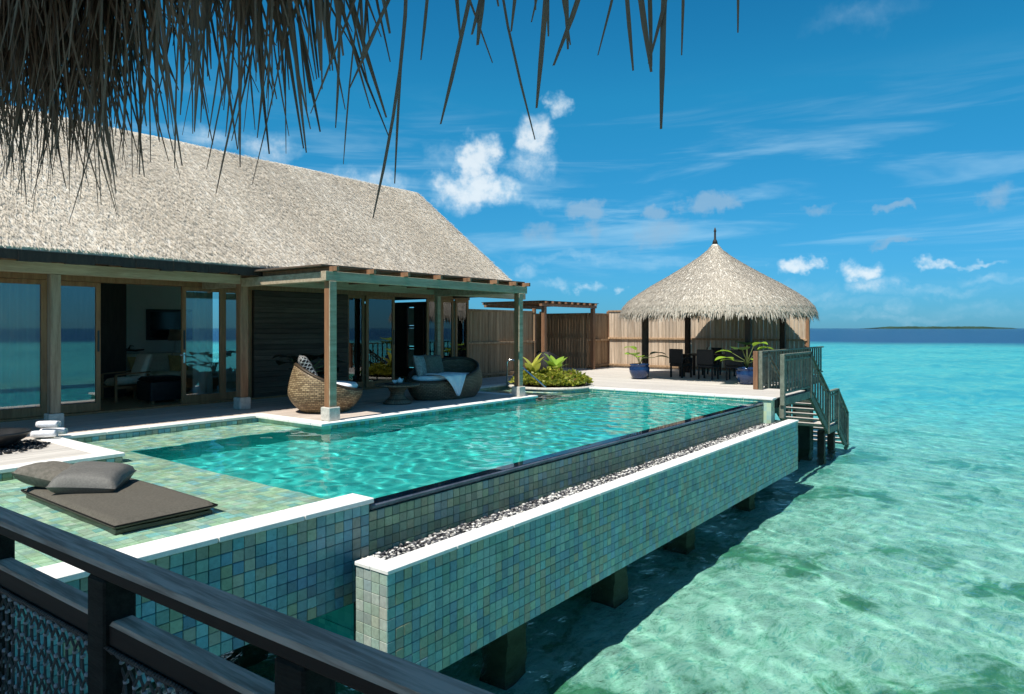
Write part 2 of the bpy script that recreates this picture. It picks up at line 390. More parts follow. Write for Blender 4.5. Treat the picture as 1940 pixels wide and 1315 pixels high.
ridge = mth(t, 'SUBTRACT', 1.0, mth(t, 'MULTIPLY', mth(t, 'ABSOLUTE', mth(t, 'SUBTRACT', n4.outputs['Fac'], .5)), 9.0), clamp=True)
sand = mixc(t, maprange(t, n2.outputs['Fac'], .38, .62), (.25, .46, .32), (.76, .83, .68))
sand = mixc(t, mth(t, 'MULTIPLY', ridge, .45), sand, (.92, .95, .84))  # bright swirling lines: rippling light painted into the sand colour
sand = mixc(t, mth(t, 'MULTIPLY', maprange(t, n4.outputs['Fac'], .46, .32), .6), sand, (.17, .50, .50))
weed = mixc(t, n2.outputs['Fac'], (.015, .12, .055), (.07, .32, .13))
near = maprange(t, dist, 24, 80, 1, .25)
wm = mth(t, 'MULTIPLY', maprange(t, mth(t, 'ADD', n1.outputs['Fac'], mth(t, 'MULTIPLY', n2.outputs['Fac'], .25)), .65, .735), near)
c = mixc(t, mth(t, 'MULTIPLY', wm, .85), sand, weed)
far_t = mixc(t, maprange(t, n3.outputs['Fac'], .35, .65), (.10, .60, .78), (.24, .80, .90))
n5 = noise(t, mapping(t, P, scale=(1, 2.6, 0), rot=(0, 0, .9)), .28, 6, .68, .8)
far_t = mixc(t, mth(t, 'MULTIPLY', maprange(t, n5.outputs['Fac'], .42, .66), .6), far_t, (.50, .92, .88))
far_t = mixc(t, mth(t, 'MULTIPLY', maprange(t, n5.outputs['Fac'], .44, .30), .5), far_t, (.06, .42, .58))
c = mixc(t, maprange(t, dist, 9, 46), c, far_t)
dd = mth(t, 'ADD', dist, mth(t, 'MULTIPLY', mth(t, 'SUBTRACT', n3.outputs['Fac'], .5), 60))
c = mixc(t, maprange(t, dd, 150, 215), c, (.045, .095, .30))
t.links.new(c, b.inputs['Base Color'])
bump(t, b, n2.outputs['Fac'], .3, .05)

# ---------------------------------------------------------------- mesh helpers
class MB:
    def __init__(s): s.v = []; s.f = []; s.c = []; s.uv = {}
    def add(s, vs, fs, col=None):
        o = len(s.v); s.v += [tuple(v) for v in vs]; s.f += [tuple(i + o for i in f) for f in fs]; s.c += [col] * len(fs)
        return s
    def box(s, x0, x1, y0, y1, z0, z1, col=None):
        vs = [(x0, y0, z0), (x1, y0, z0), (x1, y1, z0), (x0, y1, z0), (x0, y0, z1), (x1, y0, z1), (x1, y1, z1), (x0, y1, z1)]
        return s.add(vs, [(0, 3, 2, 1), (4, 5, 6, 7), (0, 1, 5, 4), (1, 2, 6, 5), (2, 3, 7, 6), (3, 0, 4, 7)], col)
    def bbox(s, x0, x1, y0, y1, z0, z1, bev=.004, col=None):     # box with chamfered long edges (44 triangles)
        bm = bmesh.new(); bmesh.ops.create_cube(bm, size=1)
        for v in bm.verts: v.co = Vector(((x0 + x1) / 2 + v.co.x * (x1 - x0), (y0 + y1) / 2 + v.co.y * (y1 - y0), (z0 + z1) / 2 + v.co.z * (z1 - z0)))
        bmesh.ops.bevel(bm, geom=bm.edges[:], offset=min(bev, .3 * min(x1 - x0, y1 - y0, z1 - z0)), segments=1, affect='EDGES')
        bm.verts.index_update()
        s.add([v.co[:] for v in bm.verts], [[v.index for v in f.verts] for f in bm.faces], col); bm.free(); return s
    def tube(s, pts, r, n=8, r2=None, cap=True):
        pts = [Vector(p) for p in pts]; rings = []
        for i, p in enumerate(pts):
            a = pts[max(i - 1, 0)]; b_ = pts[min(i + 1, len(pts) - 1)]
            d = (b_ - a).normalized(); u = d.orthogonal().normalized() if i == 0 else (u - d * u.dot(d)).normalized()
            w_ = d.cross(u); rad = r if r2 is None else r + (r2 - r) * i / (len(pts) - 1)
            rings.append([p + (u * math.cos(2 * PI * k / n) + w_ * math.sin(2 * PI * k / n)) * rad for k in range(n)])
        vs = [v for rg in rings for v in rg]; fs = []
        for i in range(len(rings) - 1):
            for k in range(n): fs.append((i * n + k, i * n + (k + 1) % n, (i + 1) * n + (k + 1) % n, (i + 1) * n + k))
        if cap: fs.append(tuple(range(n))[::-1]); fs.append(tuple((len(rings) - 1) * n + k for k in range(n)))
        return s.add(vs, fs)
    def lathe(s, prof, n=32, cx=0, cy=0, closed=False):
        o = []; 
        for (r, z) in prof:
            for k in range(n): o.append((cx + r * math.cos(2 * PI * k / n), cy + r * math.sin(2 * PI * k / n), z))
        fs = []
        for i in range(len(prof) - 1):
            for k in range(n): fs.append((i * n + k, i * n + (k + 1) % n, (i + 1) * n + (k + 1) % n, (i + 1) * n + k))
        fs.append(tuple(range(n))[::-1]); fs.append(tuple((len(prof) - 1) * n + k for k in range(n)))
        return s.add(o, fs)
    def beam(s, a, b_, w, h):                                   # square bar between two points
        a = Vector(a); b_ = Vector(b_); d = (b_ - a).normalized()
        up = Vector((0, 0, 1)) if abs(d.z) < .95 else Vector((0, 1, 0))
        r_ = d.cross(up).normalized(); u = r_.cross(d)
        vs = [p + r_ * sx_ * w / 2 + u * sz * h / 2 for p in (a, b_) for sx_, sz in ((-1, -1), (1, -1), (1, 1), (-1, 1))]
        return s.add(vs, [(0, 3, 2, 1), (4, 5, 6, 7), (0, 1, 5, 4), (1, 2, 6, 5), (2, 3, 7, 6), (3, 0, 4, 7)])
    def mesh(s, name, mat, smooth=False):
        me = bpy.data.meshes.new(name); me.from_pydata(s.v, [], s.f)
        if any(c is not None for c in s.c):
            a = me.attributes.new('tcol', 'FLOAT_COLOR', 'FACE')
            a.data.foreach_set('color', np.array([(*(c or (1, 1, 1)), 1) for c in s.c], dtype=np.float32).ravel())
        if mat: me.materials.append(MATS[mat])
        if smooth: me.polygons.foreach_set('use_smooth', [True] * len(me.polygons))
        me.update(); return me
def npmesh(name, V, n_per, mat, quads=None):
    """many small islands: V (N, n_per, 3); quads = faces of one island"""
    N = V.shape[0]; me = bpy.data.meshes.new(name)
    me.vertices.add(N * n_per); me.vertices.foreach_set('co', V.astype(np.float32).ravel())
    k = len(quads); L = len(quads[0])
    idx = (np.arange(N)[:, None, None] * n_per + np.array(quads)[None]).astype(np.int32)
    me.loops.add(N * k * L); me.loops.foreach_set('vertex_index', idx.ravel())
    me.polygons.add(N * k); me.polygons.foreach_set('loop_start', np.arange(0, N * k * L, L, dtype=np.int32))
    me.polygons.foreach_set('loop_total', np.full(N * k, L, dtype=np.int32))
    me.materials.append(MATS[mat]); me.update(calc_edges=True); return me
def link(name, data, loc=(0, 0, 0), rot=(0, 0, 0), scale=(1, 1, 1)):
    o = bpy.data.objects.new(name, data); o.location = loc; o.rotation_euler = rot; o.scale = scale; C.objects.link(o); return o
def tag(o, label=None, cat=None, group=None, kind=None):
    if label: o['label'] = label
    if cat: o['category'] = cat
    if group: o['group'] = group
    if kind: o['kind'] = kind
    return o
def thing(name, label, cat, loc=(0, 0, 0), rz=0.0, group=None, kind=None):
    o = link(name, None, loc, (0, 0, rz)); o.empty_display_size = .2
    return tag(o, label, cat, group, kind)
def part(name, me, parent, loc=(0, 0, 0), rot=(0, 0, 0), scale=(1, 1, 1), world=False, kind=None, label=None):
    """child object; world=True: loc and mesh are given in world coordinates"""
    o = link(name, me, loc, rot, scale); o.parent = parent
    if world:
        off = Vector((0, 0, 0)); q = parent
        while q: off = off + q.location; q = q.parent
        o.location = Vector(loc) - off
    if kind: o['kind'] = kind
    if label: o['label'] = label
    return o
def bx(name, parent, x0, x1, y0, y1, z0, z1, mat, world=True, bev=.004, kind=None, label=None):
    """one bevelled box, its mesh centred on the piece, data shared between equal pieces"""
    key = (round(x1 - x0, 4), round(y1 - y0, 4), round(z1 - z0, 4), mat)
    me = BOX.get(key)
    if me is None:
        hx, hy, hz = (x1 - x0) / 2, (y1 - y0) / 2, (z1 - z0) / 2
        me = MB().bbox(-hx, hx, -hy, hy, -hz, hz, bev).mesh(name, mat); BOX[key] = me
    c = ((x0 + x1) / 2, (y0 + y1) / 2, (z0 + z1) / 2)
    if parent is None: return link(name, me, c)
    return part(name, me, parent, c, world=world, kind=kind, label=label)
BOX = {}
def copy_tree(root, loc, rz, label=None):
    def cp(o, par):
        c = o.copy(); C.objects.link(c)
        if par: c.parent = par
        for ch in [x for x in C.objects if x.parent == o]: cp(ch, c)
        return c
    r = cp(root, None); r.location = loc; r.rotation_euler = (0, 0, rz)
    if label: r['label'] = label
    return r
def cushion(w, d, h, pinch=.12, n=14, e=.42):
    mb = MB(); vs = []; fs = []
    for side in (1, -1):
        o = len(vs)
        for i in range(n + 1):
            for j in range(n + 1):
                u = -1 + 2 * i / n; v = -1 + 2 * j / n
                f = max(0.0, (1 - u ** 4)) ** e * max(0.0, (1 - v ** 4)) ** e
                px_ = u * w / 2 * (1 - pinch * (1 - v * v) * abs(u) ** 3 * .5)
                py_ = v * d / 2 * (1 - pinch * (1 - u * u) * abs(v) ** 3 * .5)
                wr = .02 * h * math.sin(9 * u + 4 * v) * f
                vs.append((px_, py_, side * (h / 2 * f + wr)))
        for i in range(n):
            for j in range(n):
                a = o + i * (n + 1) + j; q = (a, a + n + 1, a + n + 2, a + 1)
                fs.append(q if side > 0 else q[::-1])
    return mb.add(vs, fs)

# ================================================================== SETTING
SEA = -1.9; BED = -3.5; SEA_WAVE = .0092
S = 30000
def axis(lo, hi, step, grow=1.22):
    c = list(np.arange(lo, hi, step)); d = step; a = c[0]; b2 = c[-1]; L = []; Rr = []
    while a > -S: d *= grow; a -= d; L.append(a)
    d = step
    while b2 < S: d *= grow; b2 += d; Rr.append(b2)
    return np.array(L[::-1] + c + Rr)
ax_x = axis(-2, 40, .09); ax_y = axis(-27, 7, .09)
def fade(a):
    sp_ = np.gradient(a); return np.clip(1.0 / (1 + ((sp_ - .09) / .35).clip(0) ** 2), 0, 1) * (sp_ < 1.6)
fx = fade(ax_x)[:, None]; fy = fade(ax_y)[None, :]
Xg, Yg = np.meshgrid(ax_x, ax_y, indexing='ij'); Zg = np.zeros_like(Xg)
wr = random.Random(4)
for _ in range(44):
    k_ = math.exp(wr.uniform(math.log(1.8), math.log(20))); a_ = wr.gauss(R(-35), .8); ph_ = wr.uniform(0, 6.28)
    Zg += SEA_WAVE / k_ ** .98 * np.sin(k_ * (Xg * math.cos(a_) + Yg * math.sin(a_)) + ph_ + .8 * np.sin(.31 * k_ * (Xg * math.sin(a_) - Yg * math.cos(a_)) + ph_))
Zg = Zg * fx * fy + SEA
nx_, ny_ = Xg.shape
me = bpy.data.meshes.new('sea'); me.vertices.add(nx_ * ny_); me.vertices.foreach_set('co', np.stack([Xg, Yg, Zg], -1).astype(np.float32).ravel())
ii = (np.arange(nx_ - 1)[:, None] * ny_ + np.arange(ny_ - 1)[None]).ravel(); q4 = np.stack([ii, ii + ny_, ii + ny_ + 1, ii + 1], 1).astype(np.int32)
me.loops.add(q4.size); me.loops.foreach_set('vertex_index', q4.ravel()); me.polygons.add(len(q4))
me.polygons.foreach_set('loop_start', np.arange(0, q4.size, 4, dtype=np.int32)); me.polygons.foreach_set('loop_total', np.full(len(q4), 4, dtype=np.int32))
me.polygons.foreach_set('use_smooth', np.ones(len(q4), dtype=bool)); me.materials.append(MATS['sea_water']); me.update(calc_edges=True)
sea = link('sea', me); tag(sea, kind='structure'); sea.cycles.is_caustics_caster = True
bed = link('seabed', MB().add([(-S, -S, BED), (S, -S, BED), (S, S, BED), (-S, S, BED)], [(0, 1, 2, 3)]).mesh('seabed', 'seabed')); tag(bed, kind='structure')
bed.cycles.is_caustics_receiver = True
# low island on the horizon
mb = MB(); vs = []; fs = []
N = 60
D = 5200
Fv = Vector((math.cos(R(YAW)), math.sin(R(YAW)), 0)); Rv = Vector((Fv.y, -Fv.x, 0))
for i in range(N + 1):
    u = i / N; lat = (1668 + (1930 - 1668) * u - 970) / 1315 * D
    hgt = SEA + 2 + 15 * (min(1, u * 7) * min(1, (1 - u) * 5)) ** .6 + rng.uniform(-2, 2)
    for k, (dd_, zz) in enumerate(((0, SEA - 1), (20, hgt * .7), (120, hgt), (400, SEA - 1))):
        vs.append(Fv * (D + dd_) + Rv * lat + Vector((0, 0, zz)))
for i in range(N):
    for k in range(3): a = i * 4 + k; fs.append((a, a + 4, a + 5, a + 1))
isl = link('island', mb.add(vs, fs).mesh('island', 'coral_land')); tag(isl, kind='structure')

# ---------------------------------------------------------------- tiles
PAL_BLUE = [(.09, .30, .36), (.12, .36, .42), (.15, .40, .44), (.08, .25, .34), (.20, .44, .44), (.16, .38, .36), (.22, .42, .36), (.34, .40, .24), (.42, .42, .28), (.14, .34, .40), (.10, .32, .36), (.19, .42, .46), (.34, .34, .25)]
PAL_GREEN = [(.23, .44, .37), (.30, .50, .42), (.20, .42, .36), (.34, .52, .40), (.19, .42, .41), (.34, .48, .34), (.42, .46, .30), (.22, .46, .44), (.19, .42, .42), (.28, .44, .34), (.46, .40, .28), (.24, .48, .46), (.36, .52, .44)]
PAL_OLIVE = [(.13, .22, .14), (.17, .27, .16), (.11, .20, .15), (.20, .30, .18), (.10, .22, .20), (.24, .31, .18), (.14, .25, .22), (.28, .32, .20), (.12, .24, .26), (.16, .24, .16)]
PAL_PALE = [(.62, .80, .54), (.70, .84, .60), (.54, .76, .56), (.74, .86, .62), (.44, .74, .66), (.34, .70, .72), (.64, .78, .50), (.70, .82, .56), (.54, .78, .66), (.78, .88, .68)]
def mute(pal, k=.30):
    m_ = [sum(c[i] for c in pal) / len(pal) for i in range(3)]
    return [tuple(c[i] * (1 - k) + m_[i] * k for i in range(3)) for c in pal]
PAL_GREEN += [(.18, .36, .44), (.24, .42, .50), (.15, .32, .38), (.40, .38, .26)]
PAL_BLUE, PAL_GREEN, PAL_OLIVE = mute(PAL_BLUE, .2), mute(PAL_GREEN, .15), mute(PAL_OLIVE, .2)
PAL_END = mute([(.34, .44, .36), (.42, .48, .38), (.30, .42, .38), (.46, .48, .38), (.36, .44, .40), (.48, .50, .42)], .3)
PAL_BLUE, PAL_GREEN, PAL_END = [[tuple(v * f for v in c) for c in p] for p, f in ((PAL_BLUE, .92), (PAL_GREEN, .82), (PAL_END, .82))]
PAL_PALE = mute(PAL_PALE, .3)
TMESH = {}
def tile_geo(ax, a, b_, th, tilt):
    """tile lying in the plane normal to ax ('y' faces -Y, 'x' faces -X, 'z' faces up), half sizes a x b_"""
    e = .003; pts = []
    for (u, v, w_) in [(-a, -b_, 0), (a, -b_, 0), (a, b_, 0), (-a, b_, 0), (-a + e, -b_ + e, th), (a - e, -b_ + e, th), (a - e, b_ - e, th), (-a + e, b_ - e, th)]:
        w_ = w_ + tilt[0] * u + tilt[1] * v if w_ > 0 else w_
        pts.append((u, -w_, v) if ax == 'y' else ((-w_, -u, v) if ax == 'x' else (u, v, w_)))
    return pts, [(4, 5, 6, 7), (0, 1, 5, 4), (1, 2, 6, 5), (2, 3, 7, 6), (3, 0, 4, 7)]
def tile_grid(ax, u0, u1, v0, v1, w_, pal, size=.1, mask=None):
    """returns tile records (axis, centre, half sizes, colour)"""
    rec = []; nu = max(1, round((u1 - u0) / size)); nv = max(1, round((v1 - v0) / size))
    su = (u1 - u0) / nu; sv = (v1 - v0) / nv; last = {}
    for i in range(nu):
        for j in range(nv):
            u = u0 + (i + .5) * su; v = v0 + (j + .5) * sv
            c = {'y': (u, w_, v), 'x': (w_, u, v), 'z': (u, v, w_)}[ax]
            if mask and not mask(*c): continue
            k = random.randrange(len(pal)); 
            if random.random() < .18 and (i, j - 1) in last: k = last[(i, j - 1)]
            last[(i, j)] = k
            rec.append((ax, c, su / 2 - .0015, sv / 2 - .0015, k, pal))
    return rec
def lay_tiles(recs, parent, nparts=300):
    recs = sorted(recs, key=lambda r: Vector(r[1]).length_squared + (1e4 if r[0] == 'hidden' else 0))
    for r in recs[:nparts]:
        ax, c, a, b_, k, pal = r; var = random.randrange(3)
        key = (ax, round(a, 4), round(b_, 4), k, id(pal), var)
        me = TMESH.get(key)
        if me is None:
            rd = random.Random(str(key)); g_ = rd.uniform(.88, 1.12); col_ = tuple(min(1, x * g_ * rd.uniform(.95, 1.05)) for x in pal[k])
            vs_, fs_ = tile_geo(ax, a, b_, rd.uniform(.008, .012), (rd.uniform(-.02, .02), rd.uniform(-.02, .02)))
            me = MB().add(vs_, fs_, col_).mesh('tile', 'tile'); TMESH[key] = me
        part('tile', me, parent, c, world=True)
    if len(recs) > nparts:
        m_ = MB()
        for (ax, c, a, b_, k, pal) in recs[nparts:]:
            g_ = random.uniform(.8, 1.2); col_ = tuple(min(1, x * g_ * random.uniform(.95, 1.05)) for x in pal[k])
            vs_, fs_ = tile_geo(ax, a, b_, random.uniform(.008, .012), (random.uniform(-.02, .02), random.uniform(-.02, .02)))
            m_.add([(p[0] + c[0], p[1] + c[1], p[2] + c[2]) for p in vs_], fs_, col_)
        part('tile_field', m_.mesh('tile_field', 'tile'), parent, world=True, kind='stuff')

# ================================================================== POOL
WY = 5.17; WATER = -.10; PX0, PX1 = 4.45, 16.15
pool = thing('swimming_pool', 'long turquoise infinity pool with blue and green mosaic tiles beside the thatched villa', 'swimming pool', (8, 7.5, 0))
mb = MB()

mb.box(-3.5, PX0, WY + .22, 9.46, -.985, -.268)                            # ledge block
mb.box(3.9, PX0, 9.42, 10.25, -.98, -.268)
mb.box(3.9, 7.5, 10.2, 11.6, -.97, -.268)                                  # upper ledge
part('ledge_body', mb.mesh('ledge_body', 'grout_pale'), pool, world=True)
mb = MB()
mb.box(PX0 - .05, PX1 + .15, WY + .012, WY + .17, -1.62, -.168)            # overflow wall
mb.box(-3.5, 4.47, WY + .012, WY + .25, -.99, -.085)                       # wall along the daybed ledge
part('overflow_wall', mb.mesh('overflow_wall', 'grout'), pool, world=True)
bx('overflow_lip', pool, 4.47, 16.3, WY - .004, WY + .17, -.158, WATER - .004, 'black_lip', bev=.015)
mb = MB()
mb.box(PX0 - .04, PX1 + .12, WY + .1, 10.3, -1.6, -1.35)                   # floor
mb.box(PX0 - .03, PX0 + .004, WY + .17, 10.22, -1.4, -.262)                # wall under the daybed ledge edge
mb.box(PX0, 7.5, 10.19, 10.26, -1.4, -.262)
mb.box(7.44, 7.52, 9.62, 10.3, -1.5, -.17)
mb.box(7.44, 13.4, 9.60, 9.72, -1.5, -.17)
mb.box(13.3, PX1 + .1, 9.595, 9.75, -1.5, -.42)
mb.box(PX1, PX1 + .14, WY + .1, 12.3, -1.5, -.19)
part('basin', mb.mesh('basin', 'mosaic_deep'), pool, world=True)
mb = MB()
mb.box(13.3, PX1 + .05, 9.65, 12.3, -.9, -.42)
mb.box(14.6, PX1 + .04, 10.1, 12.32, -.8, -.28)
mb.box(13.28, 13.42, 9.7, 12.3, -.9, -.17)
mb.box(13.3, PX1 + .1, 12.2, 12.35, -.9, -.17)
part('entry_step', mb.mesh('entry_step', 'mosaic_pale'), pool, world=True)
# dark band of tiles at the waterline of every deck edge, then white coping
recs = []
recs += tile_grid('y', -1.2, 4.45, -.985, -.09, WY + .012, PAL_BLUE, .1)
recs += tile_grid('y', 4.45, 16.25, -.64, -.17, WY + .012, PAL_OLIVE, .1)
wall_recs = recs
lay_tiles(wall_recs, pool, 170)
floor_recs = tile_grid('z', -2.0, PX0 - .01, WY + .26, 9.38, -.268, PAL_PALE, .1)
floor_recs += tile_grid('z', 4.0, PX0 - .01, 9.40, 10.2, -.268, PAL_PALE, .1)
floor_recs += tile_grid('z', 4.0, 7.43, 10.22, 11.48, -.268, PAL_PALE, .1)
floor_recs += tile_grid('y', -2.0, 4.0, -.26, -.05, 9.40, PAL_BLUE + PAL_OLIVE, .1)
floor_recs += tile_grid('y', 4.05, 7.43, -.26, -.05, 11.50, PAL_BLUE + PAL_OLIVE, .1)
lay_tiles(floor_recs, pool, 120)
# coping stones of the daybed ledge
x = -3.5
while x < 4.48:
    w_ = min(.8, 4.49 - x); bx('coping_stone', pool, x + .003, x + w_ - .003, WY - .03, WY + .29, -.083, -.035, 'stone_white', bev=.006); x += w_
# water body
poly = [(-3.45, 5.27), (4.465, 5.27), (4.465, 5.178), (16.2, 5.178), (16.2, 12.25), (13.36, 12.25), (13.36, 9.64), (7.47, 9.64), (7.47, 11.54), (3.97, 11.54), (3.97, 9.42), (-3.45, 9.42)]
n_ = len(poly)
vs = [(x_, y_, WATER) for x_, y_ in poly] + [(x_, y_, -1.5) for x_, y_ in poly]
fs = [tuple(range(n_)), tuple(range(2 * n_ - 1, n_ - 1, -1))] + [(i, i + n_, (i + 1) % n_ + n_, (i + 1) % n_) for i in range(n_)]

gx = np.arange(-3.45, 16.21, .045); gy = np.arange(5.178, 12.26, .045)
def inside(x_, y_):
    c = False; j = n_ - 1
    for i in range(n_):
        if (poly[i][1] > y_) != (poly[j][1] > y_) and x_ < (poly[j][0] - poly[i][0]) * (y_ - poly[i][1]) / (poly[j][1] - poly[i][1]) + poly[i][0]: c = not c
        j = i
    return c
wr = random.Random(2); comps = [(wr.uniform(0, 2 * PI), wr.uniform(3, 30), wr.uniform(0, 6)) for _ in range(38)]
vid = {}; vv = []; ff = []
def vat(i, j):
    if (i, j) not in vid:
        x_, y_ = gx[i], gy[j]; z_ = WATER
        ed_ = min(1, max(.06, (y_ - 5.3) / .5) if x_ > 4.4 else 1)
        for a_, k_, p_ in comps: z_ += ed_ * .0105 / k_ * math.sin(k_ * (x_ * math.cos(a_) + y_ * math.sin(a_)) + p_)
        vid[(i, j)] = len(vv); vv.append((x_, y_, z_))
    return vid[(i, j)]
for i in range(len(gx) - 1):
    for j in range(len(gy) - 1):
        if inside(gx[i] + .0225, gy[j] + .0225): ff.append((vat(i, j), vat(i + 1, j), vat(i + 1, j + 1), vat(i, j + 1)))
wm_ = MB().add(vv, ff)
pw = link('pool_water', wm_.mesh('pool_water', 'pool_water', True)); tag(pw, kind='structure')
pw.cycles.is_caustics_caster = True
for o_ in pool.children_recursive: o_.cycles.is_caustics_receiver = True
sun_d.cycles.is_caustics_light = True


# overflow channel in front of the pool
TF = 4.53; TT = -.50; TB = -1.63; TX0, TX1 = 4.10, 16.6
ch = thing('overflow_channel', 'long tiled overflow channel with white rim hanging below the infinity edge of the pool', 'overflow channel', (10, 4.7, -1))
mb = MB()
mb.box(TX0 + .012, TX1, TF + .012, TF + .22, TB, TT - .04)
mb.box(TX0 + .012, TX0 + .2, TF + .015, 4.95, TB + .002, TT - .04)
mb.box(TX0 + .2, TX1 - .01, TF + .2, WY + .01, TB + .004, -.72)
mb.box(TX1 - .2, TX1 - .002, TF + .2, WY - .01, TB + .003, TT - .04)
part('channel_body', mb.mesh('channel_body', 'grout'), ch, world=True)
recs = tile_grid('y', TX0, TX1, TB, TT - .042, TF + .012, PAL_GREEN, .1) + [('x', c, a, b_, k, p) for (_, c, a, b_, k, p) in tile_grid('x', TF, 4.95, TB, TT - .042, TX0 + .012, PAL_END, .1)]
lay_tiles(recs, ch, 300)
x = TX0 - .01
while x < TX1:
    w_ = min(.9, TX1 + .01 - x); bx('rim_stone', ch, x + .003, x + w_ - .003, TF - .012, TF + .22, TT - .04, TT, 'stone_white', bev=.006); x += w_
bx('rim_stone', ch, TX0 - .01, TX0 + .19, TF + .223, 4.955, TT - .04, TT - .002, 'stone_white', bev=.006)
# pebbles in the channel
n_p = 9000
ico = [(0, 0, 1), (.894, 0, .447), (.276, .851, .447), (-.724, .526, .447), (-.724, -.526, .447), (.276, -.851, .447), (.724, .526, -.447), (-.276, .851, -.447), (-.894, 0, -.447), (-.276, -.851, -.447), (.724, -.526, -.447), (0, 0, -1)]
icf = [(0, 1, 2), (0, 2, 3), (0, 3, 4), (0, 4, 5), (0, 5, 1), (1, 6, 2), (2, 7, 3), (3, 8, 4), (4, 9, 5), (5, 10, 1), (6, 7, 2), (7, 8, 3), (8, 9, 4), (9, 10, 5), (10, 6, 1), (11, 7, 6), (11, 8, 7), (11, 9, 8), (11, 10, 9), (11, 6, 10)]
def pebbles(cx, cy, cz, size):
    n = len(cx); base = np.array(ico); s_ = rng.uniform(.5, 1.2, (n, 1, 3)) * size; s_[:, :, 2] *= .6
    V = base[None] * s_
    a = rng.uniform(0, 2 * PI, n); ca, sa = np.cos(a)[:, None], np.sin(a)[:, None]
    X = V[:, :, 0] * ca - V[:, :, 1] * sa; Y = V[:, :, 0] * sa + V[:, :, 1] * ca
    V[:, :, 0] = X + cx[:, None]; V[:, :, 1] = Y + cy[:, None]; V[:, :, 2] += cz[:, None]
    return V
m, t, out = newmat('pebble'); b = principled(t, out, .55, .4); g = t.nodes.new('ShaderNodeNewGeometry')
r = t.nodes.new('ShaderNodeValToRGB'); r.color_ramp.interpolation = 'CONSTANT'; el = r.color_ramp.elements
for i, (p_, c_) in enumerate([(0, (.03, .03, .035)), (.35, (.30, .29, .27)), (.62, (.70, .68, .63)), (.85, (.10, .10, .11))]):
    e_ = el[i] if i < 2 else el.new(p_); e_.position = p_; e_.color = (*c_, 1)
t.links.new(g.outputs['Random Per Island'], r.inputs[0]); t.links.new(r.outputs[0], b.inputs['Base Color'])
V = pebbles(rng.uniform(TX0 + .24, TX1 - .24, n_p), rng.uniform(TF + .24, WY - .01, n_p), -.60 + rng.uniform(-.01, .02, n_p), .024)
part('pebble_bed', npmesh('pebble_bed', V, 12, 'pebble', icf), ch, world=True, kind='stuff')
bx('pebble_tray', ch, TX0 + .19, TX1 - .19, TF + .222, WY + .008, -.71, -.60, 'black_metal', bev=.002)

# pillars in the water
pil0 = MB().box(-.2, .2, -.2, .2, 0, 1.25).box(-.3, .3, -.25, .25, 1.1, 1.3).mesh('pillar', 'concrete')
pil_spots = [(6.65, 5.25, -1.63), (9.2, 5.25, -1.63), (11.8, 5.25, -1.63), (15.1, 5.25, -1.63), (4.9, 8, -1.6), (9, 8.2, -1.6), (13, 8.2, -1.6), (2.4, 6.2, -.99), (-.5, 6.2, -.99), (2.4, 8.8, -.99), (17.6, 5.6, -.3), (17.6, 8.5, -.3), (21.2, 5.6, -.3), (24.6, 6.6, -.3)]
names_at = ['nearest under the overflow channel', 'second along under the overflow channel', 'third along under the overflow channel', 'at the far end under the overflow channel']
for i, (x_, y_, top) in enumerate(pil_spots):
    hgt = top - BED + .2
    me = MB().box(-.19, .19, -.19, .19, 0, hgt - .12).box(-.28, .28, -.24, .24, hgt - .22, hgt - .003).mesh('pillar', 'concrete')
    p_ = link('pillar', me, (x_, y_, BED - .2)); p_.cycles.is_caustics_receiver = True
    lab = 'square dark concrete pillar in the sea, ' + (names_at[i] if i < 4 else 'standing in the shadow beneath the pool and deck')
    tag(p_, lab, 'pillar', 'concrete pillars standing in the sea under the pool and deck')

# ================================================================== DECKS
def deck(name, x0, x1, y0, y1, along, mat, w=.14, hole=None, edge=None, thick=.25):
    body = link(name, MB().box(x0 + .02, x1 - .02, y0 + .02, y1 - .02, -thick - .03, -.032).mesh(name, 'concrete')); tag(body, kind='structure')
    if along == 'x':
        n = round((y1 - y0) / w); s_ = (y1 - y0) / n
        for i in range(n): bx('plank', body, x0, x1, y0 + i * s_ + .003, y0 + (i + 1) * s_ - .003, -.03, random.uniform(-.002, .001), mat)
    else:
        n = round((x1 - x0) / w); s_ = (x1 - x0) / n
        for i in range(n): bx('plank', body, x0 + i * s_ + .003, x0 + (i + 1) * s_ - .003, y0, y1, -.03, random.uniform(-.002, .001), mat)
    return body
def qbx(*a, **k): return bx(*a, **k)
d1 = deck('villa_deck', -2.5, 7.47, 11.75, 14.2, 'x', 'porch_wood')
d2 = deck('porch_deck', 7.475, 13.1, 9.87, 14.2, 'x', 'porch_wood')
d2b = deck('side_deck', 13.105, 19.6, 12.45, 14.2, 'x', 'deck_wood_x')
d3 = deck('towel_platform', -2.5, 3.75, 9.62, 11.3, 'x', 'deck_wood_x')
d3b = deck('platform_strip', -2.5, 3.75, 11.303, 11.747, 'x', 'deck_wood_x')
d4 = deck('sun_deck', 16.42, 18.8, 4.95, 14.2, 'y', 'deck_wood_y', thick=.22)
d4b = deck('gazebo_deck', 18.805, 25.2, 6.1, 14.2, 'y', 'deck_wood_y', thick=.22)
d5 = deck('pergola_deck', 16.0, 25.2, 14.21, 16.7, 'x', 'deck_wood_x', thick=.2)
